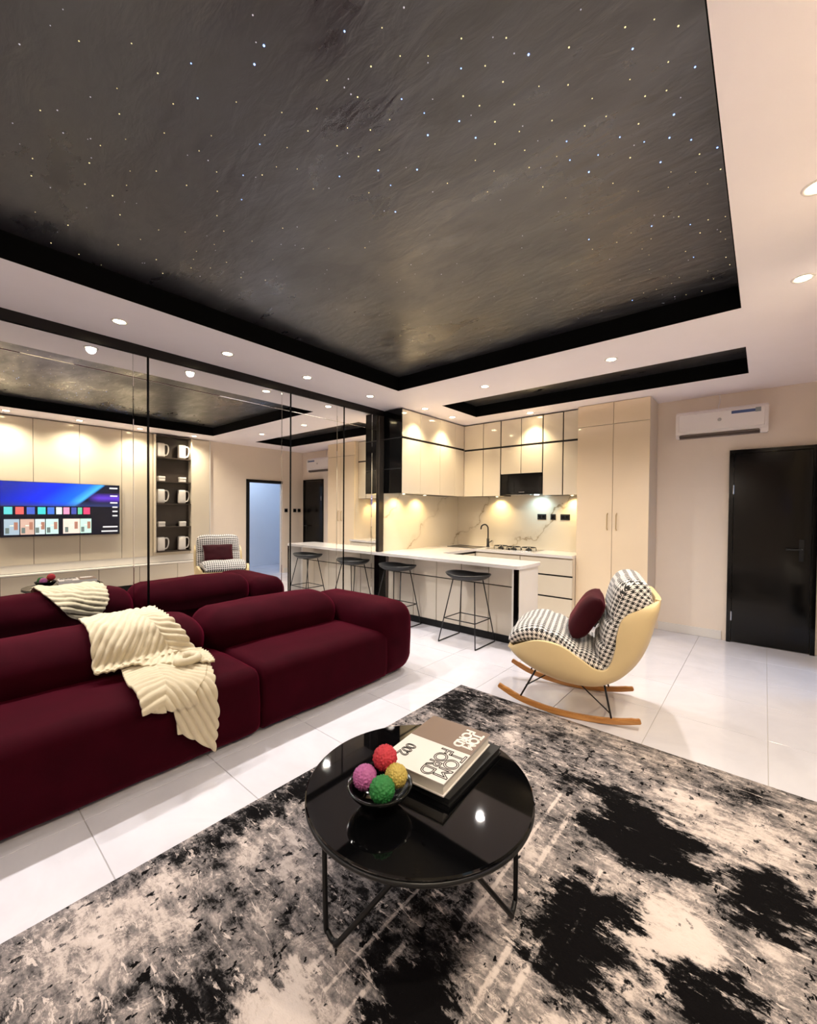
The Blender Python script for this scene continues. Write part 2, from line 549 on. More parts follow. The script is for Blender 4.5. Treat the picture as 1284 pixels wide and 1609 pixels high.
# ceiling: white soffit with two black trays
T1 = (-3.103, -0.137, -1.7, 3.438)
T2 = (-3.103, -0.137, 4.255, 5.07)
XL, XRR = XM - 0.05, XR + 0.08
ceiling = struct(obj('ceiling', boxes([
    (XL, T1[0], -2.55, YW + 0.05, ZC, 2.94), (T1[1], XRR, -2.55, YW + 0.05, ZC, 2.94),
    (T1[0], T1[1], -2.55, T1[2], ZC, 2.94), (T1[0], T1[1], T1[3], T2[2], ZC, 2.94),
    (T1[0], T1[1], T2[3], YW + 0.05, ZC, 2.94)]), M['soffit']))
for (x0, x1, y0, y1) in (T1, T2):
    tp = obj('tray_panel', box(x0, x1, y0, y1, ZT, ZT + 0.05), M['stucco'], ceiling)
    e = 0.004
    for s in [(x0, x0 + e, y0, y1), (x1 - e, x1, y0, y1), (x0 + e, x1 - e, y0, y0 + e), (x0 + e, x1 - e, y1 - e, y1)]:
        obj('tray_side', box(*s, ZC + 0.0008, ZT), M['traydark'], ceiling)

# fibre-optic stars in the big tray
def star_pts():
    A = [(180,95),(357,103),(445,203),(308,254),(497,306),(316,340),(709,300),(467,404),(337,425),(50,328),(625,413),(584,464),(252,446),(215,505),(352,532),(340,580),(200,576),(293,615),(440,532),(24,490),(20,548),(1199,50),(1162,180),(1260,145),(1014,227),(862,335),(980,322),(1117,283),(1083,387),(950,397),(1160,394),(1225,359),(1048,447),(880,453),(844,518),(914,525),(1120,483),(1190,461),(968,592),(1155,605),(645,600),(643,535),(796,545),(542,580),(805,411)]
    AB = [(557,170),(770,173),(802,110),(1073,62),(579,287),(788,442),(732,546),(1056,550),(1265,290),(1186,530),(1228,580),(727,628)]
    B = [(182,86),(333,84),(544,116),(733,48),(831,22),(912,44),(70,145),(262,178),(322,232),(443,247),(878,165),(749,224),(872,261),(800,280),(541,242),(188,280),(622,288),(243,312),(360,308),(487,362),(669,348),(778,373),(295,366),(377,399),(597,380),(503,483),(295,441),(395,462),(750,487),(983,475),(229,496),(292,532),(410,520),(887,535),(692,573),(878,587),(777,600),(1010,575),(456,585),(533,622),(270,602),(135,573),(1054,526),(970,536)]
    BB = [(408,140),(758,121),(181,187),(968,182),(57,337),(175,364),(897,342),(69,411),(230,420),(536,432),(715,418),(797,434),(882,420),(955,427),(1043,453),(547,495),(642,478),(852,502),(611,535),(33,527)]
    Cc = [(33,28),(180,170),(143,72),(86,132),(166,200),(318,37),(448,88),(537,95),(387,120),(312,138),(440,188),(431,299),(255,206),(575,160),(565,187),(635,137),(644,40),(667,92),(762,126),(832,188),(557,216),(622,216),(676,197),(462,234),(725,248),(807,257),(865,82),(1142,148),(1020,150)]
    D = [(985,98),(862,42),(913,43),(1012,54),(1070,43),(1054,94),(1070,119),(936,160),(813,172),(790,152),(623,153),(753,98),(705,130),(820,118),(1011,226),(1030,253),(889,268),(915,248),(815,221),(1072,180),(1085,205),(795,369),(848,370),(730,395),(938,306),(991,294),(838,288),(795,300)]
    DB = [(1244 - 1284,27),(611,120),(822,75),(952,70),(757,325),(902,345),(955,328),(1022,310),(963,180)]
    W, Bl = [], []
    for lst, ox, oy, k in ((A, 40, 20, W), (AB, 40, 20, Bl), (B, 640, 20, W), (BB, 640, 20, Bl), (Cc, 40, 320, W), (D, 640, 320, W), (DB, 640, 320, Bl)):
        for u, v in lst:
            u, v = ox + u / 2.14, oy + v / 2.14
            d = fw + rt * ((u - PX) / F_PX) - up * ((v - PY) / F_PX)
            t = (ZT - CAM_H) / d.z
            k.append((d.x * t, d.y * t))
    return W, Bl
Wst, Bst = star_pts()
def stars(name, pts, col, s, rad, label):
    bm = bmesh.new()
    for x, y in pts:
        if not (T1[0] + 0.03 < x < T1[1] - 0.03 and T1[2] + 0.05 < y < T1[3] - 0.03):
            continue
        r = rad * random.uniform(0.75, 1.25)
        lathe([(r, ZT - 0.0001), (r * 0.9, ZT - r * 0.6), (0, ZT - r)], 6, x, y, bm=bm)
    o = obj(name, bm, mat(name, col, 0.4, emit=col, emit_s=s), ceiling)
    o['kind'] = 'stuff'
    o['label'] = label
rs = random.Random(3)
stars('star_lights_warm', Wst, (1.0, 0.85, 0.42), 0.32, 0.0023, 'tiny warm white star lights in the black ceiling')
stars('star_lights_blue', Bst, (0.25, 0.42, 1.0), 0.9, 0.0029, 'tiny blue star lights in the black ceiling')
stars('star_lights_faint', [(rs.uniform(T1[0], T1[1]), rs.uniform(T1[2], T1[3])) for _ in range(260)], (0.75, 0.75, 0.9), 0.10, 0.0022, 'faint star lights in the black ceiling')

# baseboards
struct(obj('baseboard_back', box(-0.96, -0.345, YW - 0.012, YW, 0, 0.10, bev=0.003, seg=1), M['white']))
struct(obj('baseboard_right', boxes([(XR - 0.012, XR, 3.66, 4.38, 0, 0.10), (XR - 0.012, XR, 5.29, YW - 0.012, 0, 0.10)]), M['white']))

# black flush door on the back wall
door = struct(obj('door_1', box(-0.262, 0.362, YW - 0.030, YW - 0.001, 0.008, 2.06, bev=0.003, seg=1), M['black']))
obj('door_frame', boxes([(-0.302, -0.264, YW - 0.045, YW - 0.0005, 0, 2.10), (0.364, 0.402, YW - 0.045, YW - 0.0005, 0, 2.10), (-0.264, 0.364, YW - 0.045, YW - 0.0005, 2.062, 2.10)]), M['black'], door)
for z in (0.24, 1.62):
    obj('hinge', tube([(-0.262, YW - 0.040, z), (-0.262, YW - 0.040, z + 0.10)], 0.008, 8), M['steel'], door)
hb = obj('door_handle', box(0.27, 0.31, YW - 0.040, YW - 0.0305, 0.93, 1.15, bev=0.003, seg=1), M['blackmetal'], door)
obj('lever', tube([(0.29, YW - 0.035, 1.05), (0.29, YW - 0.09, 1.05), (0.17, YW - 0.09, 1.05)], 0.009, 8), M['blackmetal'], hb)
# open doorway with black frame on the right wall
d2 = struct(obj('door_2', boxes([(XR - 0.02, XR + 0.12, 4.395, 4.463, 0, 2.045), (XR - 0.02, XR + 0.12, 4.463, 5.249, 1.985, 2.045)], bev=0.003), M['blackmat']))

# ------------------------------------------------------------------ ceiling lights
def spot(name, loc, power, color=WARM, size=150, blend=1.0, rad=0.035, aim=None):
    l = bpy.data.lights.new(name, 'SPOT')
    l.energy = power
    l.color = color
    l.spot_size = math.radians(size)
    l.spot_blend = blend
    l.shadow_soft_size = rad
    o = bpy.data.objects.new(name, l)
    COL.objects.link(o)
    o.location = loc
    if aim:
        o.rotation_euler = (Vector(aim) - Vector(loc)).to_track_quat('-Z', 'Y').to_euler()
    return o

DL = [(-3.49, 0.92, 'above the sofa, beside the mirror, nearest the camera'), (-3.49, 1.70, 'above the sofa, second from the camera along the mirror'),
      (-3.49, 2.51, 'above the sofa arm, third along the mirror'), (-3.49, 3.38, 'at the far end of the mirror row near the kitchen'),
      (-2.27, 3.88, 'on the beam between the trays, over the bar stools'), (-1.03, 3.88, 'on the beam between the trays, over the rocking chair'),
      (0.14, 3.22, 'on the right strip beside the display niche'), (0.14, 2.36, 'on the right strip between television and niche'),
      (0.14, 1.56, 'on the right strip above the television'), (0.14, 0.76, 'on the right strip left of the television'),
      (-3.36, 4.24, 'over the left wall cabinets next to their black end'), (-3.36, 4.86, 'over the left wall cabinets near the corner'),
      (-2.40, 5.29, 'over the wall cabinet beside the cooker hood'), 
      (-3.49, 0.10, 'added for fill over the unseen near end of the sofa'), (-3.49, -0.75, 'added for fill behind the camera over the sofa end'), (0.14, -0.10, 'added for fill behind the camera on the right strip'),  # this row and the next: unseen downlights added to brighten the room
      (-2.3, -2.05, 'added for fill behind the camera on the front strip'), (-0.9, -2.05, 'added for fill behind the camera near the right corner')]
dl_master = None
for x, y, where in DL:
    lab = 'round warm recessed downlight ' + where
    if dl_master is None:
        r = thing('downlight', lab, 'downlight', (x, y, ZC), 0, 'recessed ceiling downlights')
        obj('trim_ring', lathe([(0.036, 0.0), (0.036, -0.004), (0.048, -0.006), (0.052, 0.0)], 28), M['plastic'], r, local=True, smooth=True)
        obj('lens', lathe([(0.0, -0.0025), (0.036, -0.0025), (0.036, -0.0005), (0.0, -0.0005)], 24), M['lens'], r, local=True)
        dl_master = r
    else:
        r = copy_tree(dl_master)
        r.location = (x, y, ZC)
        r['label'] = lab
    if y > 4 and x < 0:
        spot('downlight_beam', (x, y, ZC - 0.012), 17.0, KITCHEN, 105, 0.8)
    elif x > 0:
        spot('downlight_beam', (x, y, ZC - 0.012), 27.0, (1.0, 0.86, 0.66), 145, 1.0)
    else:
        spot('downlight_beam', (x, y, ZC - 0.012), DOWN_W)

# ------------------------------------------------------------------ mirror wall
mw = thing('wall_mirror', 'large wall mirror divided by thin black posts behind the maroon sofa', 'mirror', (XM, 1.2, 0))
posts = [-1.49, -0.137, 1.218, 2.574, 3.318, 3.895]
ZB = 2.462
def pane(y0, y1, z0, z1):
    b = bmesh.new()
    e, d = 0.003, 0.0022
    o_ = [(y0, z0), (y1, z0), (y1, z1), (y0, z1)]
    i_ = [(y0 + e, z0 + e), (y1 - e, z0 + e), (y1 - e, z1 - e), (y0 + e, z1 - e)]
    vo = [b.verts.new((XM - d, a, c)) for a, c in o_]
    vi = [b.verts.new((XM, a, c)) for a, c in i_]
    vb = [b.verts.new((XM - 0.006, a, c)) for a, c in o_]
    b.faces.new(vi)
    for k in range(4):
        b.faces.new((vo[k], vo[(k + 1) % 4], vi[(k + 1) % 4], vi[k]))
        b.faces.new((vb[k], vb[(k + 1) % 4], vo[(k + 1) % 4], vo[k]))
    b.faces.new(vb[::-1])
    return b
for a, b_ in zip(posts[:-1], posts[1:]):
    g0 = 0.006
    st = 0.107
    obj('mirror_pane', pane(a + g0, b_ - st, 0.0, ZB), M['mirror'], mw)
    obj('mirror_pane', pane(b_ - st + 0.0015, b_ - g0, 0.0, ZB), M['mirror'], mw)
    obj('mirror_pane', pane(a + g0, b_ - st, ZB + 0.0015, 2.652), M['mirror'], mw)
    obj('mirror_pane', pane(b_ - st + 0.0015, b_ - g0, ZB + 0.0015, 2.652), M['mirror'], mw)
for p in posts[:-1]:
    obj('mirror_post', box(XM - 0.008, XM + 0.006, p - 0.006, p + 0.006, 0, 2.654), M['black'], mw)
obj('top_rail', box(XM - 0.02, XM + 0.012, posts[0], 3.99, 2.655, ZC - 0.001), mat('bronze_black', (0.006, 0.0045, 0.004), 0.3, spec=0.3), mw)
obj('end_post', box(XM - 0.02, XM + 0.03, 3.895, 3.985, 0.868, 2.655, bev=0.003, seg=1), mat('dark_bronze_gloss', (0.05, 0.042, 0.036), 0.12, metal=0.6), mw)
obj('end_post', box(XM - 0.02, XM + 0.045, 3.885, 4.02, 0, 0.822, bev=0.003, seg=1), M['black'], mw)
obj('backing_board', box(XM - 0.028, XM - 0.0085, posts[0], 3.99, 0, 2.72), M['dark'], mw)

# ------------------------------------------------------------------ kitchen
ZK = 0.865     # counter top
ZU0, ZU1 = 1.637, 2.722
# backsplash slabs
tag(obj('backsplash_slab', box(XM - 0.025, XM, 3.99, YW - 0.013, ZK, 1.66), M['marble']), 'gold-veined marble backsplash slab on the left kitchen wall', 'backsplash')
tag(obj('backsplash_slab', box(XM - 0.025, -1.805, YW - 0.012, YW - 0.0005, ZK, 1.66), M['marble']), 'gold-veined marble backsplash slab behind the hob', 'backsplash')

def left_unit(y0, y1, label, first=False, last=False):
    t = thing('wall_cabinet', label, 'cabinet', (-3.70, (y0 + y1) / 2, ZU0), 0, 'wall cabinets along the left kitchen wall')
    XF = -3.54
    body = obj('cabinet_body', box(XM + 0.001, XF - 0.021, y0 + 0.0005, y1 - 0.0005, ZU0 + 0.001, ZU1), M['black'] if first else M['dark'], t)
    gp = 0.0022
    yy0 = y0 + (0.012 if first else 0)
    obj('cabinet_door', box(XF - 0.02, XF, yy0 + gp, y1 - gp, ZU0, 2.340, bev=0.0015, seg=1), M['cream'], t)
    obj('cabinet_door', box(XF - 0.02, XF, yy0 + gp, y1 - gp, 2.368, ZU1 - 0.008, bev=0.0015, seg=1), M['cream'], t)
    obj('handle_channel', box(XF - 0.0205, XF - 0.012, y0 + 0.001, y1 - 0.001, 2.341, 2.367), M['blackmat'], t)
    if first:
        for z in (1.95, 2.345):
            obj('end_panel_joint', box(XM + 0.002, XF - 0.005, y0 - 0.004, y0 + 0.0003, z, z + 0.012), M['blackmetal'], t)
        obj('end_panel_edge', box(XF - 0.02, XF, y0, y0 + 0.011, ZU0, ZU1), M['black'], t)
LU = [3.992, 4.379, 4.827, 5.20, 5.448]
LN = ['gloss cream wall cabinet with black end panel beside the mirror', 'gloss cream wall cabinet second from the mirror on the left run',
      'gloss cream wall cabinet third from the mirror on the left run', 'narrow gloss cream wall cabinet in the left run next to the corner']
for k in range(4):
    left_unit(LU[k], LU[k + 1], LN[k], k == 0, k == 3)

BU = [-3.54, -3.205, -2.916, -2.601, -2.289, -2.015, -1.802]
BN = ['gloss cream wall cabinet in the corner of the back run', 'gloss cream wall cabinet second from the corner, left of the cooker hood',
      'short gloss cream wall cabinet above the left half of the cooker hood', 'short gloss cream wall cabinet above the right half of the cooker hood',
      'gloss cream wall cabinet just right of the cooker hood', 'narrow gloss cream wall cabinet beside the tall pantry']
YF = 5.45
for k in range(6):
    x0, x1 = BU[k], BU[k + 1]
    zb = 1.948 if k in (2, 3) else ZU0
    t = thing('wall_cabinet', BN[k], 'cabinet', ((x0 + x1) / 2, 5.6, zb), 0, 'wall cabinets along the back wall')
    obj('cabinet_body', box(x0 + 0.0005, x1 - 0.0005, YF + 0.021, YW - 0.014, zb + 0.001, ZU1), M['dark'], t)
    lg = 0.007 if k in (2, 4, 5) else 0.004
    if k == 0:
        lg = 0.002
    rg = 0.007 if k in (1, 3, 4) else 0.004
    obj('cabinet_door', box(x0 + lg, x1 - rg, YF, YF + 0.02, zb, 2.326, bev=0.0015, seg=1), M['cream'], t)
    obj('cabinet_door', box(x0 + lg, x1 - rg, YF, YF + 0.02, 2.352, ZU1 - 0.008, bev=0.0015, seg=1), M['cream'], t)
    obj('handle_channel', box(x0 + 0.001, x1 - 0.001, YF + 0.012, YF + 0.0205, 2.327, 2.351), M['blackmat'], t)
    obj('divider_strip', box(x1 - rg + 0.0008, x1 - 0.0005, YF + 0.002, YF + 0.0205, zb, ZU1 - 0.008), M['blackmat'], t)

# cooker hood
hd = thing('cooker_hood', 'black glass cooker hood with a cool light under the wall cabinets', 'cooker hood', (-2.60, 5.6, 1.65))
HX0, HX1 = -2.912, -2.293
obj('hood_body', box(HX0, HX1, YF + 0.03, YW - 0.013, 1.655, 1.946, bev=0.004, seg=1), M['blackmat'], hd)
obj('hood_glass', box(HX0 + 0.004, HX1 - 0.004, YF + 0.010, YF + 0.029, 1.66, 1.942, bev=0.003, seg=1), M['black'], hd)
for a, b_ in ((HX0 + 0.03, HX0 + 0.21), (HX1 - 0.21, HX1 - 0.03)):
    obj('glass_panel', box(a, b_, YF + 0.004, YF + 0.0098, 1.675, 1.835, bev=0.002, seg=1), M['black'], hd)
obj('filter_grille', box(HX0 + 0.12, HX1 - 0.2, 5.53, 5.72, 1.649, 1.6545, bev=0.001, seg=1), M['steel'], hd)
for k in range(4):
    obj('touch_button', box(-2.63 + k * 0.022, -2.62 + k * 0.022, YF + 0.0075, YF + 0.0095, 1.68, 1.69), M['steel'], hd)
obj('hood_lamp', lathe([(0.0, 1.648), (0.03, 1.648), (0.03, 1.6548), (0, 1.6548)], 20, -2.43, 5.60), M['cool_lens'], hd)
spot('hood_lamp_beam', (-2.43, 5.62, 1.645), 2.2, (0.55, 0.88, 1.0), 130, 0.7, 0.02, aim=(-2.45, 5.8, 1.3))
# under-cabinet spots
for k, (x, y, ax, ay, w) in enumerate([(-3.70, 4.22, XM, 4.22, 'under the left wall cabinets next to the mirror'), (-3.70, 4.68, XM, 4.68, 'under the middle of the left wall cabinets'),
                                       (-3.08, 5.66, -3.08, YW, 'under the back wall cabinet left of the hood'), (-1.96, 5.66, -1.96, YW, 'under the back wall cabinet by the pantry')]):
    t = thing('puck_light', 'small warm puck light ' + w, 'light', (x, y, ZU0), 0, 'puck lights under the wall cabinets')
    obj('puck_ring', lathe([(0.022, 0.0), (0.022, -0.006), (0.03, -0.006), (0.032, 0.0)], 20), M['steel'], t, local=True)
    obj('lens', lathe([(0.0, -0.004), (0.022, -0.004), (0.022, -0.001), (0, -0.001)], 16), M['lens'], t, local=True)
    spot('puck_beam', (x, y, ZU0 - 0.012), UNDER_W, (1.0, 0.72, 0.34), 120, 0.8, 0.02, aim=(ax, ay, 1.2))

# tall pantry
YT = 5.36
tp = thing('pantry_cabinet', 'tall beige gloss pantry cabinet with two brass handles at the kitchen end', 'cabinet', (-1.4, 5.58, 0))
PX0, PX1, PXM = -1.80, -1.0, -1.385
obj('cabinet_body', box(PX0, PX1, YT + 0.021, YW - 0.001, 0.0, ZC - 0.002), mat('pantry_side_beige', (0.66, 0.58, 0.49), 0.35), tp)
for x0, x1, z0, z1, hx in [(PX0 + 0.001, PXM - 0.0025, 0.09, 2.462, PXM - 0.05), (PXM + 0.0025, PX1 - 0.001, 0.09, 2.462, PXM + 0.05), (PX0 + 0.001, PXM - 0.0025, 2.468, ZC - 0.006, None), (PXM + 0.0025, PX1 - 0.001, 2.468, ZC - 0.006, None)]:
    d = obj('cabinet_door', box(x0, x1, YT, YT + 0.02, z0, z1, bev=0.0015, seg=1), M['tallcream'], tp)
    if hx:
        obj('handle', tube([(hx, YT - 0.001, 1.20), (hx, YT - 0.028, 1.22), (hx, YT - 0.028, 1.38), (hx, YT - 0.001, 1.40)], 0.006, 8), M['brass'], d)
obj('plinth', box(PX0 + 0.002, PX1 - 0.002, YT + 0.01, YT + 0.0205, 0.0, 0.087), M['dark'], tp)

# base units on the back wall
YB = 5.25
def drawer_unit(x0, x1, label, n=3):
    t = thing('base_cabinet', label, 'cabinet', ((x0 + x1) / 2, 5.5, 0), 0, 'base cabinets on the back wall')
    obj('cabinet_body', box(x0 + 0.0005, x1 - 0.0005, YB + 0.021, YW - 0.014, 0.0, 0.830), M['cream'], t)
    zz = [0.10, 0.322, 0.598, 0.822]
    for k in range(3):
        obj('drawer', box(x0 + 0.003, x1 - 0.003, YB, YB + 0.02, zz[k] + (0.012 if k else 0), zz[k + 1] - 0.008, bev=0.0015, seg=1), M['cream'], t)
    for k in (1, 2):
        obj('handle_channel', box(x0 + 0.002, x1 - 0.002, YB + 0.008, YB + 0.0205, zz[k] - 0.007, zz[k] + 0.011), M['blackmat'], t)
drawer_unit(-2.50, -1.803, 'cream three-drawer base cabinet between peninsula and pantry')
drawer_unit(-3.20, -2.503, 'cream base cabinet under the gas hob')
t = thing('base_cabinet', 'cream base cabinet along the left kitchen wall behind the peninsula', 'cabinet', (-3.5, 5.0, 0))
obj('cabinet_body', box(XM + 0.001, -3.221, 4.41, YW - 0.014, 0, 0.830), M['dark'], t)
for a, b_ in ((4.42, 4.83), (4.835, 5.24)):
    obj('cabinet_door', box(-3.22, -3.20, a, b_, 0.10, 0.80, bev=0.0015, seg=1), M['cream'], t)

# peninsula: five cabinet units, end panel
YI = 4.06
IX = [XM + 0.05, -3.379, -3.017, -2.659, -2.301, -1.985]
IN = ['cream panelled peninsula unit against the mirror wall', 'cream panelled peninsula unit behind the stool nearest the mirror', 'cream panelled peninsula unit between the two bar stools',
      'cream panelled peninsula unit behind the stool nearest the end panel', 'cream panelled peninsula unit next to the black-edged end panel']
for k in range(5):
    x0, x1 = IX[k], IX[k + 1]
    t = thing('peninsula_unit', IN[k], 'cabinet', ((x0 + x1) / 2, 4.2, 0), 0, 'cabinet units of the breakfast peninsula')
    obj('cabinet_body', box(x0 + 0.0005, x1 - 0.0005, YI + 0.019, 4.34, 0.0, 0.822), M['dark'], t)
    gp = 0.004
    obj('front_panel', box(x0 + gp, x1 - gp, YI, YI + 0.018, 0.085, 0.603, bev=0.0015, seg=1), M['cream'], t)
    obj('front_panel', box(x0 + gp, x1 - gp, YI, YI + 0.018, 0.615, 0.822, bev=0.0015, seg=1), M['cream'], t)
    obj('plinth', box(x0 + 0.001, x1 - 0.001, YI + 0.006, YI + 0.0185, 0.0, 0.080), M['blackmat'], t)
ep = thing('peninsula_end_panel', 'white peninsula end panel with a black front edge', 'panel', (-1.90, 4.08, 0))
obj('side_panel', box(-1.905, -1.855, 3.885, 4.34, 0, 0.829, bev=0.002, seg=1), M['white'], ep)
obj('front_edge', box(-1.905, -1.857, 3.865, 3.8845, 0, 0.829), M['black'], ep)
obj('inner_panel', box(-1.922, -1.9055, 3.860, 4.34, 0, 0.829), M['white'], ep)
obj('return_panel', box(-1.984, -1.9225, 4.07, 4.33, 0, 0.829), M['white'], ep)

# worktop: one continuous U
bm = bmesh.new()
r_ = 0.05
prof = [(XM + 0.0005, 3.85)]
for k in range(7):
    a = -math.pi / 2 + k * math.pi / 12
    prof.append((-1.84 - r_ + r_ * math.cos(a), 3.85 + r_ + r_ * math.sin(a)))
for k in range(7):
    a = k * math.pi / 12
    prof.append((-1.84 - r_ + r_ * math.cos(a), 4.40 - r_ + r_ * math.sin(a)))
prof += [(-3.19, 4.40), (-3.19, 5.235), (-1.803, 5.235), (-1.803, YW - 0.0125), (XM + 0.0005, YW - 0.0125)]
lo = [bm.verts.new((x, y, 0.831)) for x, y in prof]
hi = [bm.verts.new((x, y, ZK)) for x, y in prof]
bm.faces.new(lo[::-1]); bm.faces.new(hi)
for k in range(len(prof)):
    k2 = (k + 1) % len(prof)
    bm.faces.new((lo[k], lo[k2], hi[k2], hi[k]))
wt = tag(obj('kitchen_worktop', bm, M['counter']), 'white stone worktop running from the peninsula round the kitchen', 'worktop')

# sink and tap
sk = thing('kitchen_sink', 'dark kitchen sink rim set in the worktop corner', 'sink', (-3.48, 5.42, ZK))
obj('rim', boxes([(-3.72, -3.24, 5.28, 5.30, ZK + 0.0002, ZK + 0.006), (-3.72, -3.24, 5.60, 5.62, ZK + 0.0002, ZK + 0.006), (-3.72, -3.70, 5.30, 5.60, ZK + 0.0002, ZK + 0.006), (-3.26, -3.24, 5.30, 5.60, ZK + 0.0002, ZK + 0.006)]), M['blackmetal'], sk)
obj('bowl', box(-3.70, -3.26, 5.30, 5.60, ZK + 0.0002, ZK + 0.002), M['black'], sk)
tapo = thing('kitchen_tap', 'tall black gooseneck tap behind the sink', 'tap', (-3.23, 5.665, ZK))
obj('tap_base', lathe([(0.0, 0.0), (0.026, 0.0), (0.026, 0.012), (0.021, 0.02), (0.02, 0.13), (0.0, 0.135)], 18), M['blackmat'], tapo, local=True, smooth=True)
obj('spout', tube(smooth_path([(0, 0, 0.12), (0, 0, 0.24), (-0.005, -0.005, 0.31), (-0.035, -0.03, 0.345), (-0.075, -0.06, 0.325), (-0.085, -0.07, 0.27)], 6), 0.011, 10), M['blackmetal'], tapo, local=True, smooth=True)
obj('lever', tube([(0.02, 0, 0.07), (0.07, 0.0, 0.10)], 0.007, 8), M['blackmat'], tapo, local=True)

# gas hob
hb = thing('gas_hob', 'gas hob with black pan supports on the back worktop', 'hob', (-2.72, 5.50, ZK))
obj('hob_plate', box(-3.08, -2.36, 5.32, 5.70, ZK + 0.0003, ZK + 0.010, bev=0.003, seg=2), M['steel'], hb)
for i, (bx, by) in enumerate([(-2.93, 5.52), (-2.72, 5.50), (-2.50, 5.52)]):
    bn = obj('burner', lathe([(0.0, ZK + 0.03), (0.035, ZK + 0.028), (0.04, ZK + 0.018), (0.05, ZK + 0.0105), (0, ZK + 0.0105)], 20, bx, by), M['blackmat'], hb, smooth=True)
    s_ = bmesh.new()
    for q in range(4):
        a = q * math.pi / 2 + 0.4
        tube([(bx + 0.025 * math.cos(a), by + 0.025 * math.sin(a), ZK + 0.046), (bx + 0.095 * math.cos(a), by + 0.095 * math.sin(a), ZK + 0.046), (bx + 0.10 * math.cos(a), by + 0.10 * math.sin(a), ZK + 0.011)], 0.006, 6, bm=s_)
    tube([(bx + 0.095 * math.cos(a), by + 0.095 * math.sin(a), ZK + 0.046) for a in [k * math.pi / 10 for k in range(20)]], 0.005, 6, closed=True, bm=s_)
    obj('pan_support', s_, M['blackmat'], hb)
for k in range(3):
    obj('knob', lathe([(0, ZK + 0.035), (0.016, ZK + 0.034), (0.018, ZK + 0.0105), (0, ZK + 0.0105)], 14, -2.82 + k * 0.1, 5.355), M['blackmat'], hb, smooth=True)

# sockets on the backsplash
for x, wd, w in [(-2.429, 0.13, 'double socket below the right of the hood'), (-2.263, 0.075, 'single switch between the two double sockets'), (-2.094, 0.13, 'double socket nearest the pantry')]:
    t = thing('wall_socket', 'black %s on the marble backsplash' % w, 'socket', (x, YW - 0.0125, 1.34))
    obj('plate', box(-wd / 2, wd / 2, -0.008, 0, -0.04, 0.04, bev=0.002, seg=1), M['blackmat'], t, local=True)
    n = 2 if wd > 0.1 else 1
    for q in range(n):
        cx = (q - (n - 1) / 2) * 0.058
        obj('insert', box(cx - 0.02, cx + 0.02, -0.0105, -0.0081, -0.02, 0.02, bev=0.001, seg=1), M['black'], t, local=True)
for y, w in [(5.347, 'next to the open doorway'), (5.573, 'left of the pair by the corner'), (5.693, 'in the corner beside the black door')]:
    t = thing('light_switch', 'small black light switch ' + w, 'switch', (XR - 0.0005, y, 1.397), 0)
    obj('plate', box(-0.008, 0, -0.04, 0.04, -0.04, 0.04, bev=0.002, seg=1), M['blackmat'], t, local=True)
    obj('rocker', box(-0.0115, -0.0081, -0.02, 0.02, -0.025, 0.025, bev=0.001, seg=1), M['black'], t, local=True)

# air conditioner
ac = thing('air_conditioner', 'white split air conditioner on the wall above the black door', 'air conditioner', (-0.385, YW, 2.25))
def ac_body():
    b = bmesh.new()
    pr = [(5.799, 2.265), (5.60, 2.245), (5.575, 2.30), (5.565, 2.42), (5.575, 2.515), (5.61, 2.545), (5.799, 2.55)]
    A = [b.verts.new((-0.785, y, z)) for y, z in pr]
    B = [b.verts.new((0.015, y, z)) for y, z in pr]
    b.faces.new(A); b.faces.new(B[::-1])
    for k in range(len(pr)):
        k2 = (k + 1) % len(pr)
        b.faces.new((A[k], B[k], B[k2], A[k2]))
    bmesh.ops.recalc_face_normals(b, faces=b.faces)
    bmesh.ops.bevel(b, geom=list(b.edges), offset=0.008, segments=2, affect='EDGES')
    return b
obj('casing', ac_body(), M['plastic'], ac)
obj('front_cover', box(-0.755, -0.015, 5.556, 5.572, 2.315, 2.505, bev=0.006, seg=2), M['plastic'], ac)
obj('air_slot', box(-0.745, -0.055, 5.568, 5.62, 2.246, 2.282, bev=0.004, seg=1), mat('slot_dark', (0.07, 0.05, 0.04), 0.6), ac)
obj('louver', xform(box(-0.35, 0.35, -0.03, 0.03, -0.003, 0.003), (-0.40, 5.592, 2.258), (-0.5, 0, 0)), mat('louver_grey', (0.22, 0.18, 0.16), 0.5), ac)
obj('sticker', box(-0.285, -0.085, 5.5545, 5.5562, 2.46, 2.49), mat('sticker_blue', (0.06, 0.10, 0.25), 0.4), ac)
obj('sticker', box(-0.09, -0.045, 5.554, 5.5562, 2.455, 2.50), mat('sticker_grey', (0.25, 0.28, 0.30), 0.4), ac)
obj('emblem', lathe([(0, 0.003), (0.016, 0.003), (0.018, 0.0), (0, 0)], 20), M['steel'], ac, local=True).matrix_local = Matrix.Translation((0.0, -0.245, 0.165)) @ Matrix.Rotation(math.pi / 2, 4, 'X')
obj('power_cable', tube(smooth_path([(-0.41, 5.79, 2.55), (-0.412, 5.79, 2.60), (-0.40, 5.79, 2.66), (-0.405, 5.79, 2.731)], 4), 0.006, 6), M['plastic'], ac)

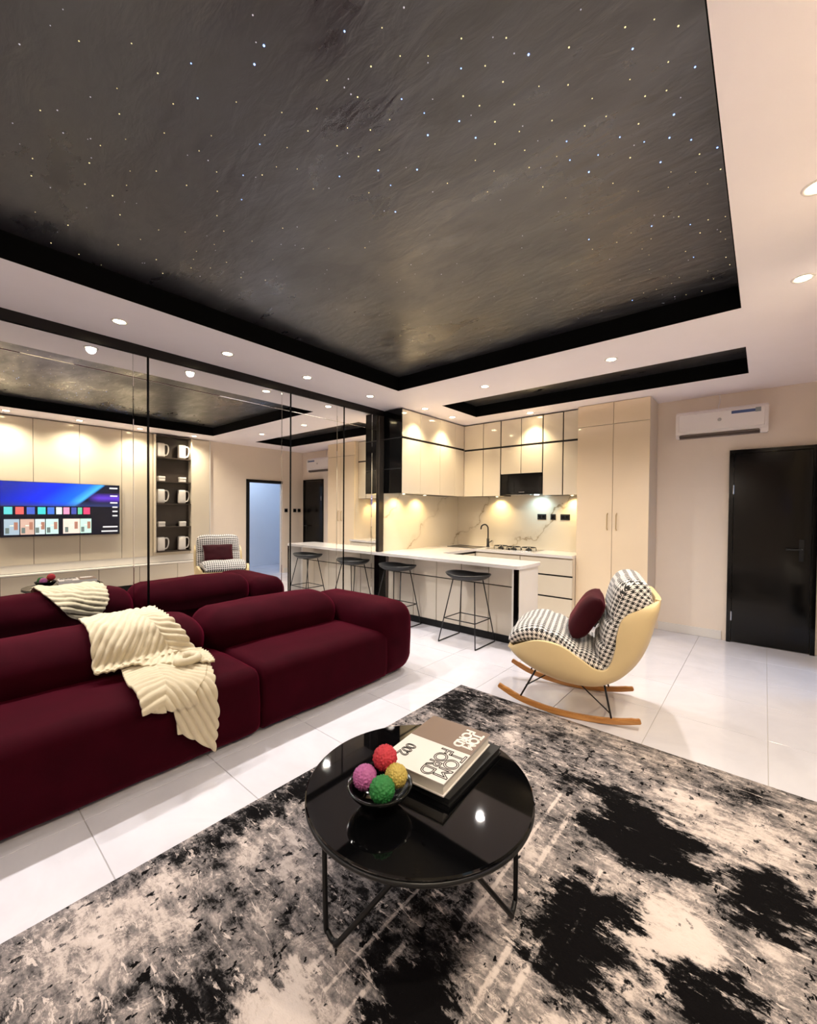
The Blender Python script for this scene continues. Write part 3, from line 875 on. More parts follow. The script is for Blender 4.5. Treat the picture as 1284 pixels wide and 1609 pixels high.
# bar stools
def make_stool(label):
    t = thing('bar_stool', label, 'stool', (-2.43, 3.84, 0), 0, 'black wire-legged bar stools at the peninsula')
    zs = 0.665
    b = bmesh.new()
    n = 40
    rings = []
    for r, zo, zi in [(0, 0.0, 0), (0.4, 0.002, 0), (0.75, 0.012, 0), (0.93, 0.036, 0), (1.0, 0.058, 0), (0.985, 0.066, 0), (0.94, 0.058, 0), (0.8, 0.036, 0), (0.5, 0.026, 0), (0, 0.022, 0)]:
        rr = []
        for k in range(n):
            a = 2 * math.pi * k / n
            c, s = math.cos(a), math.sin(a)
            ex = abs(c) ** 0.85 * (1 if c > 0 else -1); ey = abs(s) ** 0.85 * (1 if s > 0 else -1)
            lift = 0.018 * abs(ex) * r * r
            rr.append(b.verts.new((ex * r * 0.255, ey * r * 0.185, zs + zo + lift)) if r > 0 else None)
        if r == 0:
            rr = [b.verts.new((0, 0, zs + zo))]
        rings.append(rr)
    for A, B in zip(rings[:-1], rings[1:]):
        for k in range(n):
            if len(A) == 1:
                b.faces.new((A[0], B[k], B[(k + 1) % n]))
            elif len(B) == 1:
                b.faces.new((A[k], A[(k + 1) % n], B[0]))
            else:
                b.faces.new((A[k], A[(k + 1) % n], B[(k + 1) % n], B[k]))
    obj('seat', b, mat('stool_black_shell', (0.018, 0.019, 0.02), 0.4, bump=0.05, bump_scale=200), t, local=True, smooth=True)
    feet = {(-1, -1): (-0.23, -0.215), (1, -1): (0.23, -0.215), (1, 1): (0.23, 0.19), (-1, 1): (-0.23, 0.19)}
    tops = {k: (k[0] * 0.135, k[1] * 0.085) for k in feet}
    for k, f_ in feet.items():
        tp_ = tops[k]
        obj('leg', tube([(tp_[0], tp_[1], zs + 0.01), (f_[0], f_[1], 0.006)], 0.0062, 8), M['blackmetal'], t, local=True, smooth=True)
    for s in (-1, 1):
        obj('floor_runner', tube([(*feet[(s, -1)], 0.0065), (*feet[(s, 1)], 0.0065)], 0.0062, 8), M['blackmetal'], t, local=True, smooth=True)
    q = 0.255
    fr = q / zs
    ring = []
    for k in [(-1, -1), (1, -1), (1, 1), (-1, 1)]:
        ring.append((feet[k][0] + (tops[k][0] - feet[k][0]) * fr, feet[k][1] + (tops[k][1] - feet[k][1]) * fr, q))
    obj('footrest', tube([Vector(ring[i]).lerp(Vector(ring[(i + 1) % 4]), j / 3) for i in range(4) for j in range(3)], 0.0058, 8, closed=True), M['blackmetal'], t, local=True, smooth=True)
    return t
st1 = make_stool('black bar stool with wire legs nearest the peninsula end panel')
st2 = copy_tree(st1)
st2.location = (-3.46, 3.84, 0)
st2['label'] = 'black bar stool with wire legs nearest the mirror, partly behind the sofa arm'

# ------------------------------------------------------------------ television wall (faces the mirror)
XP = 0.42
def wp(y0, y1, z0=0.58, z1=2.715):
    return box(XP, XP + 0.02, y0 + 0.003, y1 - 0.003, z0, z1, bev=0.0015, seg=1)
tvw = thing('panelled_wall_unit', 'tall gloss cream wall panelling around the television and display niche', 'wall unit', (XP, 2.0, 0))
for a, b_ in [(-1.11, -0.565), (-0.565, -0.02), (-0.02, 0.525), (0.525, 1.07), (1.07, 1.614), (1.614, 2.174), (2.174, 2.64), (3.262, 3.62)]:
    obj('wall_panel', wp(a, b_), M['cream'], tvw)
obj('wall_panel', box(XP, XP + 0.02, 2.643, 3.259, 0.58, 0.648), M['cream'], tvw)
obj('backing', box(XP + 0.0205, XR - 0.001, -1.11, 3.62, 0.0, 2.72), M['dark'], tvw)
obj('end_gable', box(XP - 0.002, XR - 0.001, 3.6205, 3.64, 0.13, 2.72), M['white'], tvw)
obj('shadow_strip', box(XP + 0.004, XP + 0.02, -1.11, 3.62, 0.46, 0.578), M['white'], tvw)
cs = thing('media_console', 'low floating cream media console along the television wall', 'console', (0.36, 1.5, 0))
obj('console_top', box(0.295, XP + 0.0035, -1.11, 3.62, 0.432, 0.455, bev=0.002, seg=1), M['white'], cs)
obj('carcass', box(0.325, XP, -1.11, 3.62, 0.13, 0.431), M['dark'], cs)
yy = [-1.11, -0.5, 0.1, 0.7, 1.25, 1.83, 2.4, 3.0, 3.62]
for a, b_ in zip(yy[:-1], yy[1:]):
    obj('drawer_front', box(0.305, 0.324, a + 0.003, b_ - 0.003, 0.13, 0.428, bev=0.0015, seg=1), M['cream'], cs)
obj('plinth', box(0.37, XP, -1.11, 3.62, 0.0, 0.129), M['blackmat'], cs)

# television
tv = thing('television', 'large flat television showing a blue app menu on the panelled wall', 'television', (0.40, 1.42, 1.388))
Y0, Y1, Z0, Z1 = 0.71, 2.132, 0.988, 1.788
obj('casing', box(0.378, XP - 0.0005, Y0, Y1, Z0, Z1, bev=0.003, seg=1), M['black'], tv)
t = bpy.data.materials.new('tv_picture'); g = NT(t)
gc = g.node('ShaderNodeNewGeometry').outputs['Position']
sp = g.node('ShaderNodeSeparateXYZ'); g.set(sp.inputs[0], gc)
zf = g.rng(sp.outputs[2], 1.42, Z1)
yf = g.rng(sp.outputs[1], Y0, Y1)
sw = g.math('ADD', g.math('MULTIPLY', yf, 1.0), g.math('MULTIPLY', g.math('SUBTRACT', zf, 0.5), -0.28))
cA = g.ramp(sw, [(0.0, (0.0, 0.01, 0.25)), (0.35, (0.0, 0.015, 0.65)), (0.6, (0.005, 0.10, 0.95)), (0.70, (0.05, 0.35, 0.9)), (0.735, (0.004, 0.006, 0.02)), (1.0, (0.002, 0.002, 0.006))])
band = g.math('MULTIPLY', g.rng(g.math('ABSOLUTE', g.math('SUBTRACT', zf, 0.42)), 0.0, 0.22, 1.0, 0.0), g.rng(yf, 0.70, 0.80))
cA = g.mix(band, cA, (0.09, 0.03, 0.45))
cA = g.mix(g.rng(zf, 0.0, 0.28, 1.0, 0.0), cA, (0.02, 0.03, 0.12))
cA = g.mix(g.math('LESS_THAN', sp.outputs[2], 1.435), cA, (0.003, 0.003, 0.008))
g.b.inputs['Base Color'].default_value = (0.005, 0.005, 0.005, 1)
g.b.inputs['Roughness'].default_value = 0.15
g.set(g.b.inputs['Emission Color'], cA)
g.b.inputs['Emission Strength'].default_value = 0.55
scr = obj('screen', box(0.3765, 0.3778, Y0 + 0.006, Y1 - 0.006, Z0 + 0.008, Z1 - 0.006), t, tv)
em = lambda c, s=0.3: mat('screen_tile', c, 0.3, emit=c, emit_s=s)
apps = [(0.04, 0.14, (0.1, 0.5, 0.55)), (0.16, 0.26, (0.7, 0.1, 0.1)), (0.28, 0.38, (0.05, 0.1, 0.5)), (0.40, 0.50, (0.05, 0.5, 0.55)), (0.51, 0.60, (0.05, 0.15, 0.6)), (0.61, 0.69, (0.6, 0.8, 0.8)), (0.695, 0.78, (0.75, 0.25, 0.45)), (0.79, 0.865, (0.05, 0.07, 0.35)), (0.87, 0.935, (0.1, 0.45, 0.3)), (0.94, 1.035, (0.75, 0.05, 0.15))]
for a, b_, c in apps:
    obj('app_tile', box(0.3755, 0.3764, Y0 + a, Y0 + b_ - 0.012, 1.315, 1.42), em(c), scr)
for a, b_, c in [(0.04, 0.2, (0.3, 0.4, 0.5)), (0.21, 0.36, (0.5, 0.35, 0.3)), (0.37, 0.48, (0.5, 0.6, 0.65)), (0.49, 0.635, (0.45, 0.65, 0.65)), (0.69, 0.895, (0.75, 0.6, 0.55)), (0.90, 1.04, (0.45, 0.7, 0.62))]:
    th = obj('picture_tile', box(0.3755, 0.3764, Y0 + a, Y0 + b_, 1.02, 1.245), em(c), scr)
    for q in range(3):
        y_ = Y0 + a + (b_ - a) * (0.2 + 0.28 * q)
        obj('picture_patch', box(0.3748, 0.3754, y_ - 0.018, y_ + 0.022, 1.04 + 0.05 * ((q * 2) % 3), 1.12 + 0.04 * q), em([(0.15, 0.2, 0.2), (0.75, 0.8, 0.75), (0.4, 0.2, 0.15)][q], 0.2), th)
for z, w in [(1.725, 0.11), (1.60, 0.10), (1.49, 0.10), (1.42, 0.07), (1.35, 0.07), (1.28, 0.07), (1.10, 0.20), (1.03, 0.22)]:
    obj('menu_line', box(0.3755, 0.3764, Y1 - 0.03 - w, Y1 - 0.03, z, z + 0.022), em((0.6, 0.6, 0.65), 0.3), scr)

# display niche with shelves
nc = thing('display_niche', 'dark tall display niche with four shelves beside the television', 'shelf', (XP, 2.95, 0.65))
M['niche'] = mat('niche_brown', (0.035, 0.024, 0.018), 0.4)
obj('back_board', box(0.455, 0.4685, 2.66, 3.242, 0.66, 2.70), M['niche'], nc)
tvw.children[-1]
for y in (2.645, 3.244):
    obj('side_board', box(XP - 0.10, 0.4545, y, y + 0.014, 0.65, 2.71), M['cream'], nc)
zsh = [0.65, 1.083, 1.497, 1.888, 2.312, 2.70]
for z in zsh:
    obj('shelf_board', box(XP - 0.095, 0.4545, 2.6595, 3.2435, z - 0.009, z + 0.009), M['niche'], nc)
# niche needs depth: cut the backing board
bk = [o for o in tvw.children if o.name.startswith('backing')][0]
bpy.data.objects.remove(bk)
obj('backing', boxes([(XP + 0.0205, XR - 0.001, -1.11, 2.644, 0.0, 2.72), (XP + 0.0205, XR - 0.001, 3.259, 3.62, 0.0, 2.72), (XP + 0.0205, XR - 0.001, 2.644, 3.259, 0.0, 0.64)]), M['dark'], tvw)

def jug(y, z, label):
    t = thing('white_jug', label, 'ornament', (0.385, y, z), 0, 'white ornaments in the display niche')
    obj('body', xform(rounded(0.042, 0.062, 0.125, (0.02, 0.02, 0.02), 4), (0, -0.01, 0.126)), M['white'], t, local=True, smooth=True)
    obj('handle', tube(smooth_path([(0, 0.045, 0.225), (0, 0.095, 0.225), (0, 0.118, 0.18), (0, 0.112, 0.10), (0, 0.085, 0.045), (0, 0.045, 0.04)], 5), 0.012, 8), M['white'], t, local=True, smooth=True)
def small_box(y, z, label):
    t = thing('small_white_dish', label, 'ornament', (0.385, y, z), 0, 'white ornaments in the display niche')
    obj('base', box(-0.035, 0.035, -0.055, 0.055, 0.0, 0.05, bev=0.006), M['white'], t, local=True)
    obj('lid', box(-0.038, 0.038, -0.058, 0.058, 0.0505, 0.09, bev=0.008), M['white'], t, local=True)
rows = ['bottom', 'second', 'middle', 'fourth', 'top']
for k, z in enumerate(zsh[:5]):
    for y, side in ((2.76, 'nearer the television'), (3.11, 'away from the television')):
        zz = z + 0.0095
        if k % 2 == 0:
            jug(y, zz, 'white handled ornament on the %s shelf of the niche, %s' % (rows[k], side))
        else:
            small_box(y, zz, 'small white lidded ornament on the %s shelf of the niche, %s' % (rows[k], side))

# ------------------------------------------------------------------ rug
def rug_mesh():
    b = bmesh.new()
    x0, x1, y0, y1 = -1.845, 0.262, -1.2, 2.832
    nx, ny = 42, 80
    top = [[b.verts.new((x0 + (x1 - x0) * i / nx, y0 + (y1 - y0) * j / ny, 0.011 + 0.0015 * noise.noise(Vector((i * 0.7, j * 0.7, 0))) - (0.006 if i in (0, nx) or j in (0, ny) else 0))) for j in range(ny + 1)] for i in range(nx + 1)]
    for i in range(nx):
        for j in range(ny):
            b.faces.new((top[i][j], top[i + 1][j], top[i + 1][j + 1], top[i][j + 1]))
    per = [top[i][0] for i in range(nx)] + [top[nx][j] for j in range(ny)] + [top[i][ny] for i in range(nx, 0, -1)] + [top[0][j] for j in range(ny, 0, -1)]
    low = [b.verts.new((v.co.x, v.co.y, 0.0006)) for v in per]
    n = len(per)
    for k in range(n):
        b.faces.new((per[k], low[k], low[(k + 1) % n], per[(k + 1) % n]))
    b.faces.new(low)
    return b
tag(obj('area_rug', rug_mesh(), M['rug'], smooth=True), 'large abstract black, grey and cream distressed rug on the white tiles', 'rug')

# ------------------------------------------------------------------ sofa
sofa = thing('sofa', 'long low maroon velvet sofa with rounded cushions in front of the mirror', 'sofa', (-2.9, 1.0, 0))
def block(name, x0, x1, y0, y1, z0, z1, r, n=14, puff=(0.0, 0.0, 0.0), wr=0.004, seed=0):
    b = rounded((x1 - x0) / 2, (y1 - y0) / 2, (z1 - z0) / 2, r, n, puff, wr, seed)
    xform(b, ((x0 + x1) / 2, (y0 + y1) / 2, (z0 + z1) / 2))
    return obj(name, b, M['velvet'], sofa, smooth=True)
block('seat', -3.36, -2.35, -0.95, 1.375, 0.012, 0.425, (0.09, 0.035, 0.09), 22, (0.012, 0, 0.018), 0.006, 1)
block('seat', -3.36, -2.35, 1.37, 2.52, 0.012, 0.425, (0.09, 0.035, 0.09), 18, (0.012, 0, 0.018), 0.006, 2)
block('arm', -3.40, -2.345, 2.42, 2.86, 0.012, 0.612, (0.13, 0.14, 0.15), 18, (0.015, 0.012, 0.015), 0.006, 3)
block('arm', -3.40, -2.345, -1.35, -0.93, 0.012, 0.635, (0.13, 0.14, 0.15), 14, (0.015, 0.012, 0.015), 0.006, 4)
for a, b_, s in ((1.295, 2.44, 5), (0.02, 1.285, 6), (-0.95, 0.01, 7)):
    block('back_cushion', -3.36, -2.87, a, b_, 0.34, 0.675, (0.17, 0.13, 0.155), 18, (0.02, 0.012, 0.02), 0.008, s * 3.1)

# ------------------------------------------------------------------ throw blanket
def blanket():
    P = [(-3.385, 0.40), (-3.385, 0.50), (-3.37, 0.60), (-3.28, 0.687), (-3.10, 0.712), (-2.95, 0.682), (-2.865, 0.60), (-2.835, 0.52),
         (-2.79, 0.465), (-2.68, 0.452), (-2.52, 0.455), (-2.40, 0.445), (-2.338, 0.400), (-2.322, 0.33), (-2.320, 0.25), (-2.320, 0.15), (-2.320, 0.055)]
    path = smooth_path([Vector((p[0], p[1], 0)) for p in P], 16)
    S = [0.0]
    for i in range(1, len(path)):
        S.append(S[-1] + (path[i] - path[i - 1]).length)
    knot = [S[k * 16] for k in range(len(P))]           # arc length at each control point
    def at(sv):
        sv = min(max(sv, 0), S[-1] - 1e-5)
        i = int(np.searchsorted(S, sv)) - 1
        i = min(max(i, 0), len(path) - 2)
        f = (sv - S[i]) / (S[i + 1] - S[i])
        p = path[i].lerp(path[i + 1], f)
        a, c = path[max(i - 3, 0)], path[min(i + 4, len(path) - 1)]
        tg = (c - a).normalized()
        return p, Vector((-tg.y, tg.x))
    b = bmesh.new()
    PITCH = 0.036
    def strip(yl, yr, s0, s1, phase, base, NT_, NF, fold, seed):
        yl, yr = np.array(yl), np.array(yr)
        top, low = [], []
        for i in range(NT_ + 1):
            r1, r2 = [], []
            t = i / NT_
            for k in range(NF + 1):
                f = k / NF
                a, e = s0(f), s1(f)
                sv = a + (e - a) * t
                y0, y1 = np.interp(sv, yl[:, 0], yl[:, 1]), np.interp(sv, yr[:, 0], yr[:, 1])
                y = y0 + (y1 - y0) * f
                ph = phase(y, sv, f) + 0.012 * noise.noise(Vector((y * 7, sv * 7, seed)))
                rib = abs(math.sin(math.pi * ph / PITCH)) ** 0.8
                ed = max(0.0, 1 - min(f, 1 - f) * 26)
                et = max(0.0, 1 - (1 - t) * 26)
                y += ed * 0.008 * (rib - 0.3) * (-1 if f < 0.5 else 1)
                sv2 = sv + et * 0.008 * (rib - 0.3)
                p, nn = at(sv2)
                n_ = noise.noise(Vector((y * 7 + seed, sv * 5, seed))) * fold + noise.noise(Vector((y * 16, sv * 13, seed + 5))) * fold * 0.45
                h_ = base(sv, f) + max(-0.004, n_) + 0.013 * rib
                r1.append(b.verts.new((p.x + nn.x * h_, y, p.y + nn.y * h_)))
                r2.append(b.verts.new((p.x + nn.x * (h_ - 0.012), y, p.y + nn.y * (h_ - 0.012))))
            top.append(r1); low.append(r2)
        for i in range(NT_):
            for k in range(NF):
                b.faces.new((top[i][k], top[i][k + 1], top[i + 1][k + 1], top[i + 1][k]))
                b.faces.new((low[i][k], low[i + 1][k], low[i + 1][k + 1], low[i][k + 1]))
            for k in (0, NF):
                b.faces.new((top[i][k], top[i + 1][k], low[i + 1][k], low[i][k]))
        for i in (0, NT_):
            for k in range(NF):
                b.faces.new((top[i][k], top[i][k + 1], low[i][k + 1], low[i][k]))
    K = knot
    # main piece over the back; its lower edge runs diagonally across the seat
    def phA(y, sv, f):
        crease = 0.98 + 0.35 * max(0, sv - K[4])
        if y > crease - 0.10 and sv > K[4]:
            return sv * 0.86 - (y - crease) * 0.35
        if sv < K[3]:
            return sv * 0.9 + y * 0.25
        return y * 0.90 + (sv - K[4]) * 0.52
    strip([(0, 0.80), (K[1], 0.80), (K[2], 0.72), (K[3], 0.645), (K[4], 0.62), (K[7], 0.612), (K[8], 0.61), (K[12], 0.70)],
          [(0, 0.90), (K[1], 1.00), (K[2], 1.06), (K[3], 1.06), (K[4], 1.03), (K[5], 1.04), (K[6], 1.10), (K[8], 1.17), (K[9], 1.175), (K[10], 1.14), (K[12], 1.08)],
          lambda f: 0.10 - 0.10 * f, lambda f: K[8] + 0.015 + (K[10] + 0.02 - K[8]) * f ** 1.6, phA,
          lambda sv, f: 0.016 + 0.030 * min(1, max(0, (sv - K[7]) / 0.06)), 150, 130, 0.026, 1.0)
    # lobe lying on the seat, folded over the front edge
    strip([(K[8], 0.74), (K[10], 0.70), (K[12], 0.70), (K[16], 0.75)], [(K[8], 1.14), (K[10], 1.10), (K[11], 1.04), (K[12], 0.95), (K[16], 0.93)],
          lambda f: K[8] - 0.01, lambda f: K[12] + 0.015 + 0.035 * f, lambda y, sv, f: (sv * 0.9 + y * 0.2) if f < 0.4 else (y * 0.85 - sv * 0.5),
          lambda sv, f: 0.026 + 0.010 * math.sin(f * 5), 90, 90, 0.016, 2.0)
    # tail hanging down the front to a point
    strip([(K[9], 0.86), (K[12], 0.84), (K[14], 0.862), (K[16], 0.88)], [(K[9], 1.13), (K[10], 1.12), (K[12], 1.062), (K[14], 1.072), (K[16], 1.05)],
          lambda f: K[9], lambda f: K[14] + 0.01 + (K[16] - 0.015 - K[14]) * f, lambda y, sv, f: y * 0.92 - sv * 0.42,
          lambda sv, f: 0.012, 110, 80, 0.008, 3.0)
    # rolled end of the fold
    tube([Vector((-2.60 - 0.05 * math.cos(q), 1.02 + 0.05 * math.sin(q) * 1.2, 0.525 - 0.002 * q)) for q in np.linspace(0, 4.6, 24)], [0.020 + 0.005 * abs(math.sin(q * 7)) for q in range(24)], 10, bm=b)
    return b
tag(obj('throw_blanket', blanket(), M['blanket'], smooth=True), 'cream ribbed throw blanket draped over the back and seat of the sofa', 'blanket')

# ------------------------------------------------------------------ coffee table
TX, TY, TZ = -0.945, 1.177, 0.42
ct = thing('coffee_table', 'round black glass coffee table with hairpin legs on the rug', 'coffee table', (TX, TY, 0.012))
obj('table_top', lathe([(0, TZ - 0.012), (0.396, TZ - 0.012), (0.404, TZ - 0.009), (0.4055, TZ - 0.004), (0.402, TZ), (0, TZ)], 96, TX, TY), mat('black_glass_top', (0.0015, 0.0015, 0.0018), 0.03, spec=0.42), ct)
obj('rim', tube([(TX + 0.398 * math.cos(a), TY + 0.398 * math.sin(a), TZ - 0.022) for a in [2 * math.pi * k / 72 for k in range(72)]], 0.009, 8, closed=True), M['blackmetal'], ct, smooth=True)
for a, sg in ((math.radians(-106), 1), (math.radians(26), -1), (math.radians(142), 1)):
    def pol(r, an, z):
        return (TX + r * math.cos(an), TY + r * math.sin(an), z)
    pts = [pol(0.350, a - sg * 0.16, TZ - 0.025), pol(0.348, a - sg * 0.10, 0.065), pol(0.344, a - sg * 0.06, 0.034), pol(0.338, a, 0.0225), pol(0.333, a + sg * 0.06, 0.030), pol(0.325, a + sg * 0.14, 0.06), pol(0.28, a + sg * 0.98, TZ - 0.025)]
    obj('leg', tube(smooth_path(pts, 4), 0.0085, 8), M['blackmat'], ct, smooth=True)

# bowl and four balls
BX, BY = -0.968, 0.995
bw = thing('bowl', 'shallow black footed bowl holding four coloured balls', 'bowl', (BX, BY, TZ))
obj('dish', lathe([(0, 0.022), (0.03, 0.020), (0.035, 0.0012), (0.055, 0.0005), (0.052, 0.012), (0.075, 0.03), (0.100, 0.058), (0.110, 0.076), (0.105, 0.078), (0.093, 0.063), (0.066, 0.040), (0.0, 0.032)], 48), M['black'], bw, local=True, smooth=True)
def ball(x, y, z, r, col, label):
    b = bmesh.new()
    bmesh.ops.create_icosphere(b, subdivisions=5, radius=1)
    for v in b.verts:
        d = v.co.normalized()
        q = d * 5.0 + Vector((x * 31, y * 17, 0))
        dist, _ = noise.voronoi(q)
        w = min(1, (dist[1] - dist[0]) * 2.2)
        v.co = d * r * (0.87 + 0.13 * w)
    t = mat('ball_' + label.split()[0], col, 0.7, var=0.25, var_scale=60)
    o = obj('decor_ball', b, t, None, local=True, smooth=True)
    o.location = (x, y, z)
    tag(o, label, 'ball', 'coloured balls in the bowl')
ball(-0.992, 1.045, TZ + 0.128, 0.044, (0.40, 0.018, 0.032), 'red textured ball on top in the black bowl')
ball(-1.012, 0.968, TZ + 0.088, 0.042, (0.34, 0.085, 0.24), 'pink textured ball in the black bowl')
ball(-0.925, 0.962, TZ + 0.088, 0.043, (0.010, 0.14, 0.025), 'green textured ball in the black bowl nearest the camera')
ball(-0.930, 1.034, TZ + 0.096, 0.040, (0.40, 0.30, 0.065), 'yellow textured ball in the black bowl')

# books
M['page'] = mat('paper_pages', (0.58, 0.54, 0.48), 0.8)
M['jacket'] = mat('white_jacket', (0.62, 0.58, 0.56), 0.45)
M['brown'] = mat('brown_jacket', (0.16, 0.105, 0.075), 0.4)
def book(label, loc, rz, w, l, h, cover, pages):
    t = thing('book', label, 'book', loc, rz)
    obj('back_cover', box(-w / 2, w / 2, -l / 2, l / 2, 0, 0.004), cover, t, local=True)
    obj('front_cover', box(-w / 2, w / 2, -l / 2, l / 2, h - 0.004, h), cover, t, local=True)
    obj('spine', box(-w / 2, -w / 2 + 0.004, -l / 2, l / 2, 0.0041, h - 0.0041), cover, t, local=True)
    obj('page_block', box(-w / 2 + 0.0042, w / 2 - 0.005, -l / 2 + 0.005, l / 2 - 0.005, 0.0042, h - 0.0042), pages, t, local=True)
    return t
RZ = math.radians(6)
bk1 = book('large black closed book lying on the coffee table under the white one', (-0.935, 1.330, TZ + 0.0005), RZ - 0.05, 0.28, 0.40, 0.026, M['blackmat'], M['blackmat'])
H2 = 0.045
bk2 = book('white and brown book lettered TOM FORD on top of the black book', (-0.958, 1.310, TZ + 0.0270), RZ, 0.27, 0.385, H2, M['jacket'], M['page'])
band = obj('jacket_band', box(-0.1352, 0.1352, 0.012, 0.1927, H2 + 0.0001, H2 + 0.0012), M['brown'], bk2, local=True)
def lettering(s, size, x, y, z, parent, m_, out):
    b = text_mesh(s, size, out, spacing=0.92)
    xform(b, (x, y, z), (0, 0, -math.pi / 2))
    o = obj('lettering', b, m_, parent, local=True)
    return o
M['ink'] = mat('grey_ink', (0.018, 0.02, 0.018), 0.9, spec=0.0)
M['wink'] = mat('white_ink', (0.85, 0.83, 0.80), 0.5)
z2 = H2 + 0.0006
lettering('TOM', 0.078, 0.100, -0.088, z2, bk2, M['ink'], 0.0016)
lettering('FORD', 0.072, 0.046, -0.092, z2, bk2, M['ink'], 0.0016)
lettering('002', 0.060, -0.085, -0.095, z2, bk2, M['ink'], 0.0016)
lettering('TOM', 0.058, 0.102, 0.100, H2 + 0.0016, bk2, M['wink'], 0.0021)
lettering('FORD', 0.055, 0.060, 0.102, H2 + 0.0016, bk2, M['wink'], 0.0021)

# ------------------------------------------------------------------ rocking chair
CH = thing('rocking_chair', 'cream leather rocking armchair with houndstooth cushions and oak rockers', 'chair', (-1.07, 3.15, 0), math.radians(196.5))
def lerp_tab(tab, t):
    for (a, *va), (b_, *vb) in zip(tab[:-1], tab[1:]):
        if t <= b_:
            f = (t - a) / (b_ - a)
            return [x + (y - x) * f for x, y in zip(va, vb)]
    return tab[-1][1:]
def chair_frame(tab, n):
    """table of (t, bottom X, bottom Z, edge X, edge Z, half width) smoothed"""
    path = smooth_path([Vector(r[0:3]) for r in tab], 8)
    path2 = smooth_path([Vector(r[3:6]) for r in tab], 8)
    return path, path2
# shell profile: keel (X, Z) and side rim (X, Z, half width), front lip -> back top
SH = [(0.435, 0.430, 0, 0.40, 0.445, 0.30), (0.36, 0.352, 0, 0.33, 0.490, 0.355), (0.24, 0.277, 0, 0.20, 0.530, 0.38), (0.08, 0.228, 0, 0.06, 0.512, 0.385),
      (-0.06, 0.220, 0, -0.06, 0.442, 0.38), (-0.18, 0.243, 0, -0.155, 0.385, 0.375), (-0.30, 0.310, 0, -0.225, 0.40, 0.37), (-0.40, 0.41, 0, -0.265, 0.52, 0.37),
      (-0.465, 0.53, 0, -0.278, 0.64, 0.37), (-0.505, 0.67, 0, -0.315, 0.740, 0.365), (-0.53, 0.79, 0, -0.42, 0.81, 0.345), (-0.535, 0.862, 0, -0.50, 0.852, 0.29)]
def shell():
    p1, p2 = chair_frame(SH, 0)
    b = bmesh.new()
    N = 28
    def surf(i, s, off):
        a, e = p1[i], p2[i]
        u = abs(s)
        hw = e.z
        th = u * math.pi / 2
        # quarter-superellipse cross-section from keel to rim
        cy = math.sin(th) ** 0.5 if u > 0 else 0
        cz = 1 - max(0.0, math.cos(th)) ** 0.42
        k = cz
        return Vector((a.x + (e.x - a.x) * k, (1 if s >= 0 else -1) * hw * cy, a.y + (e.y - a.y) * k))
    n = len(p1)
    outer = [[surf(i, -1 + 2 * k / N, 0) for k in range(N + 1)] for i in range(n)]
    # normals by finite differences
    def nrm(i, k):
        du = outer[min(i + 1, n - 1)][k] - outer[max(i - 1, 0)][k]
        dv = outer[i][min(k + 1, N)] - outer[i][max(k - 1, 0)]
        c = du.cross(dv)
        return c.normalized() if c.length > 1e-9 else Vector((0, 0, 1))
    T = 0.032
    c0 = Vector((0, 0, 0.65))
    vo = [[b.verts.new(outer[i][k]) for k in range(N + 1)] for i in range(n)]
    vi = []
    for i in range(n):
        row = []
        for k in range(N + 1):
            nn = nrm(i, k)
            if nn.dot(c0 - outer[i][k]) < 0:
                nn = -nn
            row.append(b.verts.new(outer[i][k] + nn * T))
        vi.append(row)
    for i in range(n - 1):
        for k in range(N):
            b.faces.new((vo[i][k], vo[i][k + 1], vo[i + 1][k + 1], vo[i + 1][k]))
            b.faces.new((vi[i][k], vi[i + 1][k], vi[i + 1][k + 1], vi[i][k + 1]))
        for k in (0, N):
            b.faces.new((vo[i][k], vo[i + 1][k], vi[i + 1][k], vi[i][k]))
    for i in (0, n - 1):
        for k in range(N):
            b.faces.new((vo[i][k], vo[i][k + 1], vi[i][k + 1], vi[i][k]))
    return b
sh = obj('shell', shell(), M['leather'], CH, local=True, smooth=True)
md = sh.modifiers.new('round', 'BEVEL'); md.width = 0.012; md.segments = 3; md.limit_method = 'ANGLE'; md.angle_limit = math.radians(50)

